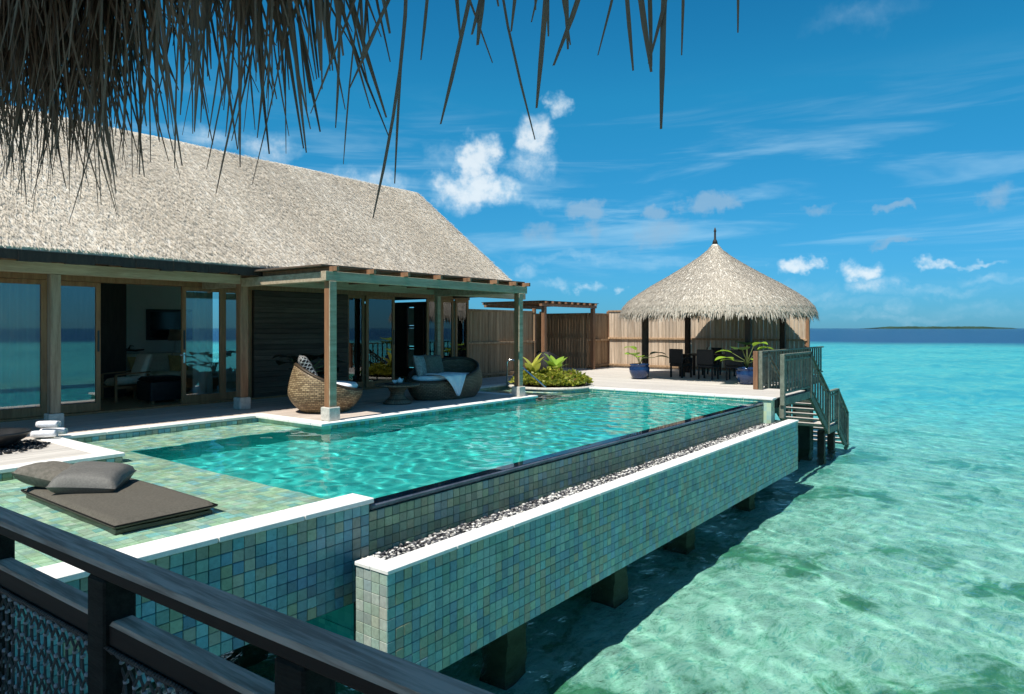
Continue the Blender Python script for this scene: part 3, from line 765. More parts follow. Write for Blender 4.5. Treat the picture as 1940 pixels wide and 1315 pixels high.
# pale stone edging of the decks along the water
def coping_run(parent, x0, x1, y0, y1, top=.004, th=.045):
    L = x1 - x0 if x1 - x0 > y1 - y0 else y1 - y0; n = max(1, round(L / .7))
    for i in range(n):
        if x1 - x0 > y1 - y0: a = x0 + (x1 - x0) * i / n; b2 = x0 + (x1 - x0) * (i + 1) / n; bx('edge_stone', parent, a + .003, b2 - .003, y0, y1, top - th, top, 'stone_white', bev=.005)
        else: a = y0 + (y1 - y0) * i / n; b2 = y0 + (y1 - y0) * (i + 1) / n; bx('edge_stone', parent, x0, x1, a + .003, b2 - .003, top - th, top, 'stone_white', bev=.005)
coping_run(d3, -2.5, 4.02, 9.37, 9.617); coping_run(d3, 3.755, 4.02, 9.62, 11.49)
coping_run(d1, 4.025, 7.2, 11.49, 11.747); coping_run(d2, 7.205, 7.472, 9.87, 11.747); coping_run(d2, 7.205, 13.42, 9.57, 9.867)
coping_run(d2, 13.105, 13.42, 9.87, 12.447); coping_run(d2b, 13.425, 16.1, 12.17, 12.447); coping_run(d4, 16.12, 16.417, 4.95, 12.447)
# walls under deck edges
uw = link('deck_foundation', MB().box(-2.5, 4.0, 9.41, 11.6, -.9, -.045).box(3.98, 7.5, 11.51, 14, -.9, -.045).box(7.26, 7.44, 9.62, 11.6, -.9, -.045).box(7.3, 13.38, 9.63, 14, -1.4, -.045).box(13.3, 16.3, 12.23, 14, -.9, -.045).box(16.16, 16.42, 5.0, 12.3, -1.5, -.045).mesh('deck_foundation', 'mosaic_pale'))
tag(uw, kind='structure')
edge_t = tile_grid('x', 5.3, 12.2, -.19, -.043, 16.16, PAL_PALE, .1)
m_ = MB()
for (ax, c, a, b_, k, pal) in edge_t:
    vs_, fs_ = tile_geo(ax, a, b_, .009, (0, 0)); m_.add([(p[0] + c[0], p[1] + c[1], p[2] + c[2]) for p in vs_], fs_, pal[k])
for (ax, c, a, b_, k, pal) in tile_grid('y', 7.28, 13.4, -.4, -.043, 9.63, PAL_BLUE + PAL_OLIVE, .1):
    vs_, fs_ = tile_geo(ax, a, b_, .009, (0, 0)); m_.add([(p[0] + c[0], p[1] + c[1], p[2] + c[2]) for p in vs_], fs_, pal[k])
part('tile_band', m_.mesh('tile_band', 'tile'), uw, kind='stuff')

# ================================================================== VILLA
villa = thing('villa', 'thatched beach villa with timber porch, sliding glass doors and pale pitched thatch roof', 'villa', (9, 14.1, 0))
HW = 14.1
# ---- roof
EY, EZ = 11.9, 2.80; RY, RZ = 15.85, 5.90; RX0, RX1 = -3.0, 15.6; BY = 2 * RY - EY
th = .22
def roofz(y): return EZ + (RZ - EZ) * (y - EY) / (RY - EY) if y < RY else EZ + (RZ - EZ) * (BY - y) / (BY - RY)
mb = MB(); prof = [(EY, EZ), (RY, RZ), (BY, EZ), (BY - .05, EZ - .12), (RY, RZ - th * 1.4), (EY + .05, EZ - .12)]
nseg = 40; vs = []
for i in range(nseg + 1):
    x_ = RX0 + (RX1 - RX0) * i / nseg
    for k, (y_, z_) in enumerate(prof): vs.append((x_, y_, z_ + (.015 * math.sin(x_ * 1.7 + k) if k < 3 else 0)))
fs = [(i * 6 + k, i * 6 + (k + 1) % 6, (i + 1) * 6 + (k + 1) % 6, (i + 1) * 6 + k) for i in range(nseg) for k in range(6)]
fs += [tuple(range(6))[::-1], tuple(nseg * 6 + k for k in range(6))]
roof = part('thatched_roof', mb.add(vs, fs).mesh('thatched_roof', 'thatch_base'), villa, world=True)
def blades(P0, D, Nn, L, W, lift):
    """P0 root points, D down-slope unit vectors, Nn outward normals -> 4-vertex kinked blades"""
    n = len(P0); side = np.cross(D, Nn); side /= np.linalg.norm(side, axis=1)[:, None]
    L = L[:, None]; W = W[:, None]
    tip = P0 + D * L + Nn * lift[:, None]
    mid = P0 + D * L * .5 + Nn * (lift[:, None] * .8 + .004)
    return np.stack([P0 - side * W * .5, P0 + side * W * .5, mid + side * W * .45, tip + side * W * .12, tip - side * W * .12, mid - side * W * .45], axis=1)
bq = [(0, 1, 2, 5), (5, 2, 3, 4)]
nb = 140000
xs = rng.uniform(RX0, RX1 + .02, nb); ts = rng.uniform(0, 1.0, nb) ** .95
sl = math.hypot(RY - EY, RZ - EZ); dn = np.array([0, -(RY - EY) / sl, -(RZ - EZ) / sl]); nm = np.array([0, -(RZ - EZ) / sl, (RY - EY) / sl])
# courses: thatch laid in rows a hand apart
row = np.floor(ts * 34) / 34 + rng.uniform(0, 1, nb) * .035
ts = np.where(rng.uniform(0, 1, nb) < .45, row, ts)
P0 = np.stack([xs, EY + (RY - EY) * ts, EZ + (RZ - EZ) * ts], 1) + nm[None] * rng.uniform(-.01, .03, (nb, 1))
D_ = dn[None] + rng.normal(0, .17, (nb, 1)) * np.array([[1, 0, 0]]) + rng.normal(0, .04, (nb, 3)); D_ /= np.linalg.norm(D_, axis=1)[:, None]
L_ = np.minimum(rng.uniform(.05, .15, nb), ts * sl + .08)
V1 = blades(P0, D_, np.repeat(nm[None], nb, 0), L_, rng.uniform(.006, .018, nb), rng.uniform(-.004, .016, nb))
# ragged verge and ridge straws
nv_ = 5000
ty = rng.uniform(0, 1, nv_); P0 = np.stack([np.full(nv_, RX1) + rng.uniform(-.06, .0, nv_), EY + (RY - EY) * ty, EZ + (RZ - EZ) * ty - rng.uniform(0, .2, nv_)], 1)
D_ = dn[None] * .7 + np.array([[.45, 0, 0]]) * rng.uniform(0, 1, (nv_, 1)) + rng.normal(0, .1, (nv_, 3)); D_ /= np.linalg.norm(D_, axis=1)[:, None]
V2 = blades(P0, D_, np.repeat(nm[None], nv_, 0), rng.uniform(.08, .2, nv_), rng.uniform(.01, .02, nv_), rng.uniform(0, .03, nv_))
part('thatch_straw', npmesh('thatch_straw', np.concatenate([V1, V2]), 6, 'thatch_blade', bq), roof, world=True, kind='stuff')
# ---- eave fascia, beams, posts
mb = MB()
for i in range(90):
    x_ = RX0 + i * (RX1 - RX0) / 90; z_ = EZ - .20 + .012 * math.sin(i * 1.9) + .01 * math.sin(i * .7)
    mb.box(x_, x_ + (RX1 - RX0) / 90, EY - .02 + .006 * math.sin(i * 2.3), EY + .06, z_, EZ - .05)
part('eave_edge', mb.mesh('eave_edge', 'dark_timber'), villa, world=True)
bx('beam', villa, -2.4, 7.52, 12.52, 12.68, 2.47, 2.64, 'beam_wood')
bx('beam', villa, 7.69, 16.9, 12.52, 12.68, 2.47, 2.64, 'beam_wood')
PZ = 2.42
bx('beam', villa, 7.45, 13.25, 9.77, 9.91, PZ, PZ + .165, 'beam_wood')
bx('beam', villa, 7.53, 7.67, 9.913, 14.0, PZ + .002, PZ + .163, 'beam_wood')
bx('beam', villa, 12.93, 13.07, 9.913, 12.515, PZ + .002, PZ + .163, 'beam_wood')
for i, x_ in enumerate([-.9, -.15, .6, 1.35, 2.1, 2.85, 3.6, 4.35, 5.15, 5.9, 6.65, 7.4]):
    bx('rafter', villa, x_ - .03, x_ + .03, 12.0, 14.0, 2.643, 2.72, 'red_wood')
for i, x_ in enumerate([7.62, 8.45, 9.3, 10.2, 11.1, 12.0, 12.7, 13.2]):
    bx('rafter', villa, x_ - .03, x_ + .03, 9.66, 13.9, PZ + .168, PZ + .25, 'red_wood')
bx('porch_roof', villa, 7.42, 13.28, 9.86, 14.0, PZ + .253, PZ + .285, 'dark_plank')
bx('flat_roof', villa, 15.66, 16.9, 12.60, 16.3, 2.645, 2.73, 'dark_timber')
def post(x_, y_, z1, mat, s_=.075, base=True, w2=None):
    z0 = .24 if base else 0
    p_ = bx('post', villa, x_ - s_, x_ + s_, y_ - s_, y_ + s_, z0, z1, mat, bev=.008)
    if base: bx('post_base', p_, x_ - s_ - .035, x_ + s_ + .035, y_ - s_ - .035, y_ + s_ + .035, .0055, z0 - .002, 'stone_base', bev=.012)
    return p_
post(4.32, 12.6, 2.467, 'post_wood'); post(.9, 12.6, 2.467, 'post_wood')
post(7.60, 12.6, 2.66, 'red_wood', .085)
# the porch posts: warm timber, the shade on their front painted as an added grey board
for x_, y_, z1 in ((7.60, 9.84, PZ - .003), (13.0, 9.84, PZ - .003)):
    p_ = bx('post', villa, x_ - .075, x_ + .075, y_ - .05, y_ + .075, .24, z1, 'orange_wood', bev=.006)
    bx('shade_face', p_, x_ - .075, x_ + .075, y_ - .078, y_ - .0525, .24, z1, 'beam_wood', bev=.006)
    bx('post_base', p_, x_ - .12, x_ + .12, y_ - .12, y_ + .12, .0055, .238, 'stone_base', bev=.012)
post(13.15, 12.6, 2.467, 'beam_wood', .06); post(16.6, 12.6, 2.467, 'red_wood', .07)
# ---- walls
wall = part('wall', MB().box(8.80, 11.44, HW + .03, HW + .16, 0, 2.46).mesh('wall', 'dark_timber'), villa, world=True)
n = 20
for i in range(n):
    z0 = .01 + i * 2.44 / n
    bx('cladding_board', wall, 8.80, 11.44, HW - .002 - .006 * (i % 2), HW + .028, z0 + .004, z0 + 2.44 / n - .004, 'dark_plank')
bx('lintel', villa, -2.4, 16.12, HW - .02, HW + .18, 2.463, 2.86, 'frame_wood')
mb = MB(); mb.box(-2.5, -2.4, HW, 19.4, 0, 2.8); mb.box(-2.4, 10.2, 19.2, 19.35, 0, 2.95).box(10.2, 11, 19.2, 19.35, 0, .6); mb.box(11.0, 16.1, 19.2, 19.35, 0, 2.95); mb  # unseen gap in the back wall, added to let skylight into the room
part('inner_wall', mb.mesh('inner_wall', 'interior_wall'), villa, world=True)
# side wall with windows
sw = MB().box(16.0, 16.12, HW + .19, 15.52, 0, 2.46).box(16.0, 16.12, 15.98, 16.40, 0, 2.46).box(16.0, 16.12, 16.73, 19.2, 0, 2.46).box(16.0, 16.12, 15.52, 15.98, 0, .3).box(16.0, 16.12, 15.52, 15.98, 2.3, 2.46).box(16.0, 16.12, 16.40, 16.73, 0, .3).box(16.0, 16.12, 16.40, 16.73, 2.3, 2.46)
swo = part('side_wall', sw.mesh('side_wall', 'interior_dark'), villa, world=True)
for z0, z1 in ((.3, .92), (1.0, 1.6), (1.68, 2.27)): bx('frosted_pane', swo, 16.03, 16.06, 16.43, 16.70, z0 + .02, z1, 'frosted')
for z0 in (.93, 1.61): bx('glazing_bar', swo, 16.0, 16.1, 16.402, 16.728, z0, z0 + .07, 'interior_dark')
bx('pane', swo, 16.05, 16.056, 15.522, 15.978, .302, 2.298, 'glass', bev=.0005)
# gable ends
for x_ in (RX0 + .4, RX1 - .25):
    part('gable', MB().add([(x_, EY + 1.2, 2.5), (x_, BY - 1.2, 2.5), (x_, BY - 1.2, 3.3), (x_, RY, RZ - .45), (x_, EY + 1.2, 3.3), (x_ + .1, EY + 1.2, 2.5), (x_ + .1, BY - 1.2, 2.5), (x_ + .1, BY - 1.2, 3.3), (x_ + .1, RY, RZ - .45), (x_ + .1, EY + 1.2, 3.3)],
         [(0, 4, 3, 2, 1), (5, 6, 7, 8, 9), (0, 1, 6, 5), (1, 2, 7, 6), (2, 3, 8, 7), (3, 4, 9, 8), (4, 0, 5, 9)]).mesh('gable', 'dark_plank'), villa, world=True)
bx('room_floor', villa, -2.4, 16.0, HW + .19, 19.2, -.1, .012, 'interior_floor')
bx('ceiling', villa, -2.4, 16.0, HW + .185, 19.2, 2.87, 2.94, 'interior_wall')
bx('threshold', villa, -2.4, 16.12, HW - .03, HW + .17, .003, .04, 'frame_wood')
# ---- glazed doors and panels
def glazed(name, x0, x1, y, parent=villa, z0=.045, z1=2.46, st=.085, handle=None, mat='frame_wood', bot=.16):
    m_ = MB(); y0, y1 = y, y + .05
    m_.bbox(x0, x0 + st, y0, y1, z0, z1).bbox(x1 - st, x1, y0, y1, z0, z1).bbox(x0 + st, x1 - st, y0 + .002, y1 - .002, z1 - st, z1).bbox(x0 + st, x1 - st, y0 + .002, y1 - .002, z0, z0 + bot)
    d_ = part(name, m_.mesh(name, mat), parent, world=True)
    bx('pane', d_, x0 + st, x1 - st, y + .022, y + .028, z0 + bot, z1 - st, 'glass', bev=.0005)
    if handle:
        hx = x0 + st / 2 if handle == 'l' else x1 - st / 2
        bx('recess_pull', d_, hx - .018, hx + .018, y - .012, y - .001, 1.16, 1.56, 'black_metal')
        if handle == 'l':
            bx('lock_plate', d_, hx - .02, hx + .02, y - .014, y - .0015, .88, 1.10, 'chrome')
            part('lever', MB().tube([(hx, y - .012, 1.05), (hx, y - .06, 1.05), (hx - .02, y - .065, 1.05), (hx - .12, y - .065, 1.05)], .011).mesh('lever', 'chrome', True), d_, world=True)
    return d_
glazed('window', .9, 2.3, HW + .02); glazed('window', 2.3, 3.55, HW + .02)
glazed('window', 3.55, 4.72, HW + .02)
glazed('sliding_door', 4.73, 5.64, HW + .075, handle='r')
glazed('sliding_door', 7.17, 8.08, HW + .02, handle='l')
glazed('window', 8.085, 8.79, HW + .075)
glazed('window', 11.45, 12.05, HW + .075)
glazed('sliding_door', 12.06, 13.06, HW + .02, handle='r')
glazed('window', 14.30, 14.95, HW + .02); glazed('window', 14.96, 15.5, HW + .075, mat='frame_wood'); glazed('window', 15.52, 16.12, HW + .02)
def curtain(x0, x1, y, z0=.08, z1=2.42, amp=.03):
    n = int((x1 - x0) / .02); vs = []; 
    for i in range(n + 1):
        x_ = x0 + (x1 - x0) * i / n; yy = y + amp * math.sin(i * .9 + math.sin(i * .23)) + .01 * math.sin(i * .31)
        vs += [(x_, yy, z0), (x_, yy, z1), (x_, yy + .003, z0), (x_, yy + .003, z1)]
    fs = [(i * 4, i * 4 + 4, i * 4 + 5, i * 4 + 1) for i in range(n)] + [(i * 4 + 2, i * 4 + 3, i * 4 + 7, i * 4 + 6) for i in range(n)]
    part('curtain', MB().add(vs, fs).mesh('curtain', 'curtain', True), villa, world=True)
curtain(.95, 4.68, HW + .14); curtain(7.55, 8.0, HW + .32, amp=.04); curtain(15.2, 15.9, HW + .20)
bx('partition', villa, 5.9, 7.32, 17.0, 17.1, .013, 2.86, 'interior_dark')

# ================================================================== INTERIOR THINGS
tv = thing('television', 'flat black television mounted on the pale wall inside the villa', 'television', (9.45, 19.12, 1.7))
bx('frame', tv, 8.75, 10.15, 19.12, 19.18, 1.28, 2.12, 'black_metal'); bx('screen', tv, 8.83, 10.07, 19.108, 19.1195, 1.36, 2.05, 'screen_glass', bev=.001)
so = thing('sofa', 'cream cushioned sofa with dark wooden frame seen through the open door', 'sofa', (8.3, 17.6, .012))
bx('frame', so, 7.3, 9.7, 17.2, 18.1, .10, .32, 'frame_wood')
for x_ in (7.36, 9.64):
    for y_ in (17.28, 18.02): bx('leg', so, x_ - .04, x_ + .04, y_ - .04, y_ + .04, .0125, .099, 'frame_wood')
for i in range(3): part('seat_cushion', cushion(.78, .82, .2, .02, 12, .2).mesh('seat_cushion', 'cream_fabric', True), so, (7.72 + i * .78, 17.62, .42), world=True)
for i in range(3): part('back_cushion', cushion(.76, .5, .18, .05, 12, .25).mesh('back_cushion', 'cream_fabric', True), so, (7.72 + i * .78, 17.98, .72), (R(78), 0, 0), world=True)
for x_, rz in ((7.9, .3), (8.9, -.2)):
    o = link('throw_pillow', cushion(.46, .46, .16).mesh('throw_pillow', 'ochre_fabric', True), (x_, 17.72, .70), (R(66), 0, rz))
    tag(o, 'ochre throw pillow on the cream sofa inside the villa, ' + ('at its near left end' if rz > 0 else 'towards its right end'), 'pillow', 'ochre pillows on the sofa')
oc = thing('armchair', 'cream armchair with thin wooden arms, in front of the indoor sofa', 'armchair', (6.95, 16.2, .012))
part('seat_cushion', cushion(.66, .66, .18, .03, 12, .2).mesh('seat_cushion', 'cream_fabric', True), oc, (0, 0, .42), (R(-6), 0, 0))
part('back_cushion', cushion(.62, .6, .16, .05, 12, .25).mesh('back_cushion', 'cream_fabric', True), oc, (.34, 0, .72), (0, R(-72), 0))
part('frame', MB().beam((-.34, -.34, .30), (.34, -.34, .30), .05, .05).beam((-.34, .34, .30), (.34, .34, .30), .05, .05).beam((-.34, -.34, .58), (.38, -.34, .62), .05, .03).beam((-.34, .34, .58), (.38, .34, .62), .05, .03).mesh('frame', 'frame_wood'), oc)
for sx_ in (-1, 1):
    for sy_ in (-1, 1): part('leg', MB().beam((0, 0, 0), (0, 0, .58), .045, .045).mesh('leg', 'frame_wood'), oc, (sx_ * .34, sy_ * .34, 0))
ot = thing('ottoman', 'black box ottoman just inside the open sliding door', 'ottoman', (7.25, 15.2, .012))
part('body', MB().bbox(-.36, .36, -.33, .33, .05, .46, .02).mesh('body', 'black_metal'), ot)
part('pad', cushion(.72, .66, .12, 0, 10, .12).mesh('pad', 'black_wicker', True), ot, (0, 0, .50))
for sx_ in (-1, 1):
    for sy_ in (-1, 1): part('foot', MB().box(-.03, .03, -.03, .03, 0, .05).mesh('foot', 'frame_wood'), ot, (sx_ * .3, sy_ * .27, 0))
ln_ = thing('table_lamp', 'brown shaded table lamp standing below the television', 'lamp', (9.35, 18.75, .95))
part('shade', MB().lathe([(.20, .32), (.16, .62), (.155, .62), (.195, .32)], 24).mesh('shade', 'lamp_shade', True), ln_)
part('base', MB().lathe([(.09, 0), (.09, .02), (.03, .05), (.05, .15), (.02, .28), (.015, .40)], 16).mesh('base', 'stone_white', True), ln_)
cs = thing('console_table', 'pale console table against the wall under the television', 'table', (8.9, 18.85, .012))
part('top', MB().bbox(-1.2, 1.2, -.25, .25, .88, .935, .006).mesh('top', 'stone_base'), cs)
for sx_ in (-1, 1): part('side_panel', MB().bbox(-.03, .03, -.22, .22, 0, .878).mesh('side_panel', 'stone_base'), cs, (sx_ * 1.1, 0, 0))
dc = link('driftwood', MB().tube([(-.35, 0, .08), (-.15, .04, .10), (.05, -.03, .07), (.3, .05, .09)], .04, 7, .02).tube([(-.1, .02, .1), (-.02, .1, .2), (.08, .12, .18)], .025, 6, .01).mesh('driftwood', 'interior_dark', True), (8.25, 18.8, .95))
tag(dc, 'dark gnarled wood ornament on the console table', 'ornament')

# ================================================================== PORCH FURNITURE
def basket(w, d, low, high, th0, mat, wall_t=.06, n=56, m=14, power=2.0, foot=.62):
    """woven shell with a slanting rim: low in front, high at th0"""
    mb = MB(); vs = []; fs = []; uvs = []
    def ring(s_, th_, inner):
        hh = low + (high - low) * (.5 + .5 * math.cos(th_ - th0)) ** power
        z_ = hh * s_
        ss = z_ / high
        rad = foot + (1 - foot) * math.sin(min(1, ss / .42) * PI / 2) ** .9 - .42 * max(0, ss - .42) ** 1.6
        r_ = rad; off = wall_t if inner else 0
        return ((w / 2 * r_ - off) * math.cos(th_), (d / 2 * r_ - off) * math.sin(th_), z_)
    for inner in (0, 1):
        for j in range(m + 1):
            for i in range(n):
                th_ = 2 * PI * i / n
                s_ = j / m; p_ = ring(s_ if not inner else max(s_, .05), th_, inner)
                vs.append(p_); uvs.append((th_ * (w + d) / 4, p_[2]))
    def fid(inner, j, i): return inner * (m + 1) * n + j * n + (i % n)
    for j in range(m):
        for i in range(n):
            fs.append((fid(0, j, i), fid(0, j, i + 1), fid(0, j + 1, i + 1), fid(0, j + 1, i)))
            fs.append((fid(1, j, i), fid(1, j + 1, i), fid(1, j + 1, i + 1), fid(1, j, i + 1)))
    for i in range(n): fs.append((fid(0, m, i), fid(0, m, i + 1), fid(1, m, i + 1), fid(1, m, i)))
    fs.append(tuple(fid(1, 0, i) for i in range(n))); fs.append(tuple(fid(0, 0, i) for i in range(n))[::-1])
    me = MB().add(vs, fs).mesh('woven_shell', mat, True)
    uv = me.uv_layers.new(name='uv'); 
    for poly_ in me.polygons:
        us = [uvs[me.loops[l].vertex_index][0] for l in poly_.loop_indices]
        wrap = max(us) - min(us) > 1.0 and len(us) < 6; full = 2 * PI * (w + d) / 4
        for l in poly_.loop_indices:
            u, v = uvs[me.loops[l].vertex_index]
            if wrap and u < full / 2: u += full
            uv.data[l].uv = (u, v)
    rim = [ring(1, 2 * PI * i / n, 0) for i in range(n + 1)]; rim2 = [ring(1, 2 * PI * i / n, 1) for i in range(n + 1)]
    rimm = MB().tube([((a[0] + b2[0]) / 2, (a[1] + b2[1]) / 2, a[2] + .005) for a, b2 in zip(rim, rim2)], wall_t * .62, 8, cap=False).mesh('rim', mat, True)
    return me, rimm
nest = thing('nest_chair', 'round tan wicker nest chair with white seat, beside the front porch post', 'chair', (8.42, 11.05, .004))
me, rm = basket(1.42, 1.36, .40, .90, R(150), 'wicker_tan', power=1.5)
part('woven_shell', me, nest); part('rim', rm, nest)
part('seat_cushion', MB().lathe([(.0, .40), (.50, .40), (.60, .44), (.615, .49), (.58, .535), (.45, .55), (0, .555)], 36).mesh('seat_cushion', 'white_fabric', True), nest)
o = link('patterned_cushion', cushion(.62, .62, .2).mesh('patterned_cushion', 'trellis_fabric', True), (8.12, 11.18, .80), (R(4), R(62), R(-28)))
tag(o, 'black cushion with pale ring pattern leaning in the wicker nest chair', 'cushion')
sofa = thing('wicker_sofa', 'dark brown oval wicker sofa with white seat pad on the porch', 'sofa', (11.75, 11.0, .004), R(-6))
me, rm = basket(2.1, 1.1, .40, .88, R(42), 'wicker_dark', power=1.1, foot=.80)
part('woven_shell', me, sofa); part('rim', rm, sofa)
pad = MB().lathe([(0, .40), (.80, .40), (.9, .43), (.91, .49), (.86, .53), (.6, .54), (0, .54)], 40).mesh('seat_cushion', 'white_fabric', True)
part('seat_cushion', pad, sofa, scale=(1.02, .52, 1))
for x_, y_, rz, lab, mt in ((11.10, 11.12, 12, 'silver grey pillow standing at the left end of the wicker sofa', 'silver_pillow'), (11.38, 11.02, -8, 'grey brown pillow leaning on the first one on the wicker sofa', 'brown_pillow')):
    o = link('pillow', cushion(.5, .5, .17).mesh('pillow', mt, True), (x_, y_, .76), (R(74), 0, R(rz))); tag(o, lab, 'pillow', 'pillows on the wicker sofa')
# throw draped over the front edge of the sofa
vs = []; nu, nv2 = 18, 22
path = [(0, 11.2, .565), (0, 10.85, .575), (0, 10.55, .575), (0, 10.44, .54), (0, 10.40, .43), (0, 10.375, .28), (0, 10.36, .10)]
def along_path(s_):
    s_ = s_ * (len(path) - 1); i = min(int(s_), len(path) - 2); f_ = s_ - i
    return [path[i][k] * (1 - f_) + path[i + 1][k] * f_ for k in range(3)]
for j in range(nv2 + 1):
    s_ = j / nv2; p_ = along_path(s_)
    wid = .36 if s_ < .5 else .36 * (1 - (s_ - .5) / .5 * .93)
    for i in range(nu + 1):
        u = -1 + 2 * i / nu; vs.append((11.42 + u * wid + .05 * s_, p_[1] + (.022 * math.sin(u * 9 + s_ * 3) * (s_ > .45)), p_[2] + .008 * math.sin(u * 7)))
fs = [(j * (nu + 1) + i, j * (nu + 1) + i + 1, (j + 1) * (nu + 1) + i + 1, (j + 1) * (nu + 1) + i) for j in range(nv2) for i in range(nu)]
thr = link('throw_blanket', MB().add(vs, fs).mesh('throw_blanket', 'white_fabric', True)); md = thr.modifiers.new('solid', 'SOLIDIFY'); md.thickness = .012
tag(thr, 'white throw folded to a point hanging over the front of the wicker sofa', 'blanket')
tb = thing('side_table', 'round brown wicker table with waisted base between chair and sofa', 'table', (10.2, 10.95, .004))
part('table_top', MB().lathe([(.0, .36), (.42, .36), (.47, .375), (.475, .405), (.45, .415), (0, .415)], 40).mesh('table_top', 'wicker_dark', True), tb)
part('base', MB().lathe([(.30, 0), (.30, .03), (.22, .09), (.155, .16), (.15, .24), (.20, .32), (.24, .358)], 32).mesh('base', 'wicker_dark', True), tb)
for pp in tb.children:
    uvl = pp.data.uv_layers.new(name='uv')
    for l in pp.data.loops:
        c_ = pp.data.vertices[l.vertex_index].co; uvl.data[l.index].uv = (math.atan2(c_.y, c_.x) * .4, c_.z + math.hypot(c_.x, c_.y))
tray = thing('serving_tray', 'black tray with white cups on the round wicker table', 'tray', (10.2, 10.93, .42))
part('plate', MB().bbox(-.24, .24, -.16, .16, 0, .018).mesh('plate', 'black_metal'), tray)
for nm_, dx, dy in (('cup', -.1, .0), ('cup', .12, .05)): part(nm_, MB().lathe([(.028, .019), (.045, .04), (.05, .085), (.045, .085), (.03, .03)], 18).mesh(nm_, 'towel_white', True), tray, (dx, dy, 0))
part('teapot', MB().lathe([(.035, .019), (.06, .045), (.062, .075), (.03, .11), (.012, .125), (.005, .14)], 20).tube([(.055, 0, .06), (.09, 0, .08), (.10, 0, .11)], .01, 7).tube([(-.055, 0, .09), (-.095, 0, .085), (-.055, 0, .05)], .007, 6).mesh('teapot', 'towel_white', True), tray, (.01, -.04, 0))

# leaves -------------------------------------------------------------
def big_leaf(L, W, droop, lobes=0, n=12, cup=.12):
    vs = []; fs = []; sp = []
    z_ = 0; x_ = 0; ang = droop[0]
    for i in range(n + 1):
        s_ = i / n; sp.append((x_, z_)); ang = droop[0] + (droop[1] - droop[0]) * s_
        x_ += L / n * math.cos(ang); z_ += L / n * math.sin(ang)
    for i, (x_, z_) in enumerate(sp):
        s_ = i / n; wv = W / 2 * (math.sin(PI * min(1, s_ * 1.02) ** .75)) ** .8 + .004
        if lobes: wv *= .78 + .22 * math.cos(s_ * lobes * 2 * PI)
        for u in (-1, -.5, 0, .5, 1): vs.append((x_, u * wv, z_ + abs(u) * wv * cup))
    for i in range(n):
        for k in range(4): a = i * 5 + k; fs.append((a, a + 5, a + 6, a + 1))
    return vs, fs
def plant(parent, leaves, mats, z0=0):
    for (az_, tilt, L, W, stem, mk) in leaves:
        d_ = Vector((math.cos(R(az_)), math.sin(R(az_)), 0)); tp = d_ * stem * math.cos(R(tilt)) + Vector((0, 0, z0 + stem * math.sin(R(tilt))))
        part('stem', MB().tube([(0, 0, z0), d_ * stem * .2 * math.cos(R(tilt)) + Vector((0, 0, z0 + stem * .45)), tp], .014, 6, .008).mesh('stem', 'stem_green', True), parent)
        vs_, fs_ = big_leaf(L * .72, W * 1.8, (R(tilt * .5), R(-30)), lobes=0)
        part('leaf', MB().add(vs_, fs_).mesh('leaf', mats[mk], True), parent, tp, (0, 0, R(az_)))
def blue_pot(name, label, loc, leaves):
    p_ = thing(name, label, 'potted plant', loc, 0, 'blue pots with large leaved plants on the sun deck')
    part('pot', MB().lathe([(.17, 0), (.24, .06), (.31, .22), (.32, .34), (.28, .42), (.31, .455), (.30, .475), (.26, .47), (.26, .40), (0, .40)], 36).mesh('pot', 'pot_blue', True), p_)
    part('soil', MB().lathe([(0, .38), (.255, .38), (.25, .415), (0, .425)], 20).mesh('soil', 'soil', True), p_)
    plant(p_, leaves, ['leaf_bright', 'leaf_dark'], .41)
    return p_
blue_pot('potted_plant', 'glossy blue pot with a bright leaved plant beside the left front gazebo post', (19.8, 10.2, .004),
         [(140, 70, .55, .30, .34, 0), (60, 50, .6, .32, .42, 0), (100, 78, .6, .34, .5, 0), (-45, 45, .75, .30, .50, 1), (-70, 30, .7, .3, .55, 1), (200, 65, .4, .22, .3, 0)])
blue_pot('potted_plant', 'glossy blue pot with a wide leafy plant beside the right gazebo post near the stairs', (19.75, 6.78, .004),
         [(110, 50, .7, .30, .62, 0), (140, 35, .8, .28, .55, 0), (-60, 62, .65, .42, .62, 0), (-90, 75, .6, .40, .7, 0), (20, 70, .5, .36, .75, 1), (-20, 40, .5, .3, .4, 0), (170, 66, .6, .34, .62, 1), (80, 30, .6, .26, .5, 0)])
dp = thing('dark_plant', 'almost black potted plant against the dark wall behind the nest chair', 'potted plant', (8.9, 12.3, .004))
part('pot', MB().lathe([(.2, 0), (.3, .1), (.36, .35), (.33, .5), (.35, .54), (.3, .54), (.28, .45), (0, .45)], 28).mesh('pot', 'black_metal', True), dp)
plant(dp, [(a, 52 + 20 * math.sin(a), .55, .3, .52 + .1 * math.cos(a * 2), 0) for a in range(0, 360, 32)], ['leaf_night'], .45)

# ================================================================== PLATFORM THINGS
FLOATZ = .005
bedt = thing('floating_daybed', 'grey brown flat mattress platform lying in the shallow pool ledge', 'daybed', (3.0, 7.25, -.255))
bx('platform', bedt, 2.585, 3.435, 6.2, 8.28, -.2545, -.115, 'black_metal')
part('mattress', cushion(.92, 2.16, .10, 0, 24, .07).mesh('mattress', 'grey_fabric', True), bedt, (3.01, 7.24, -.065), world=True)
part('piping', MB().tube([(2.555, 6.165, -.055), (3.465, 6.165, -.055), (3.465, 8.315, -.055), (2.555, 8.315, -.055), (2.555, 6.165, -.055)], .007, 6).mesh('piping', 'rail_dark', True), bedt, world=True)
o = link('pillow', cushion(.62, .62, .24, .1, 18).mesh('pillow', 'pillow_fabric', True), (2.98, 7.66, .08), (R(4), R(-6), R(48))); tag(o, 'large square grey pillow on the daybed, the nearer one on top', 'pillow', 'grey pillows on the floating daybed')
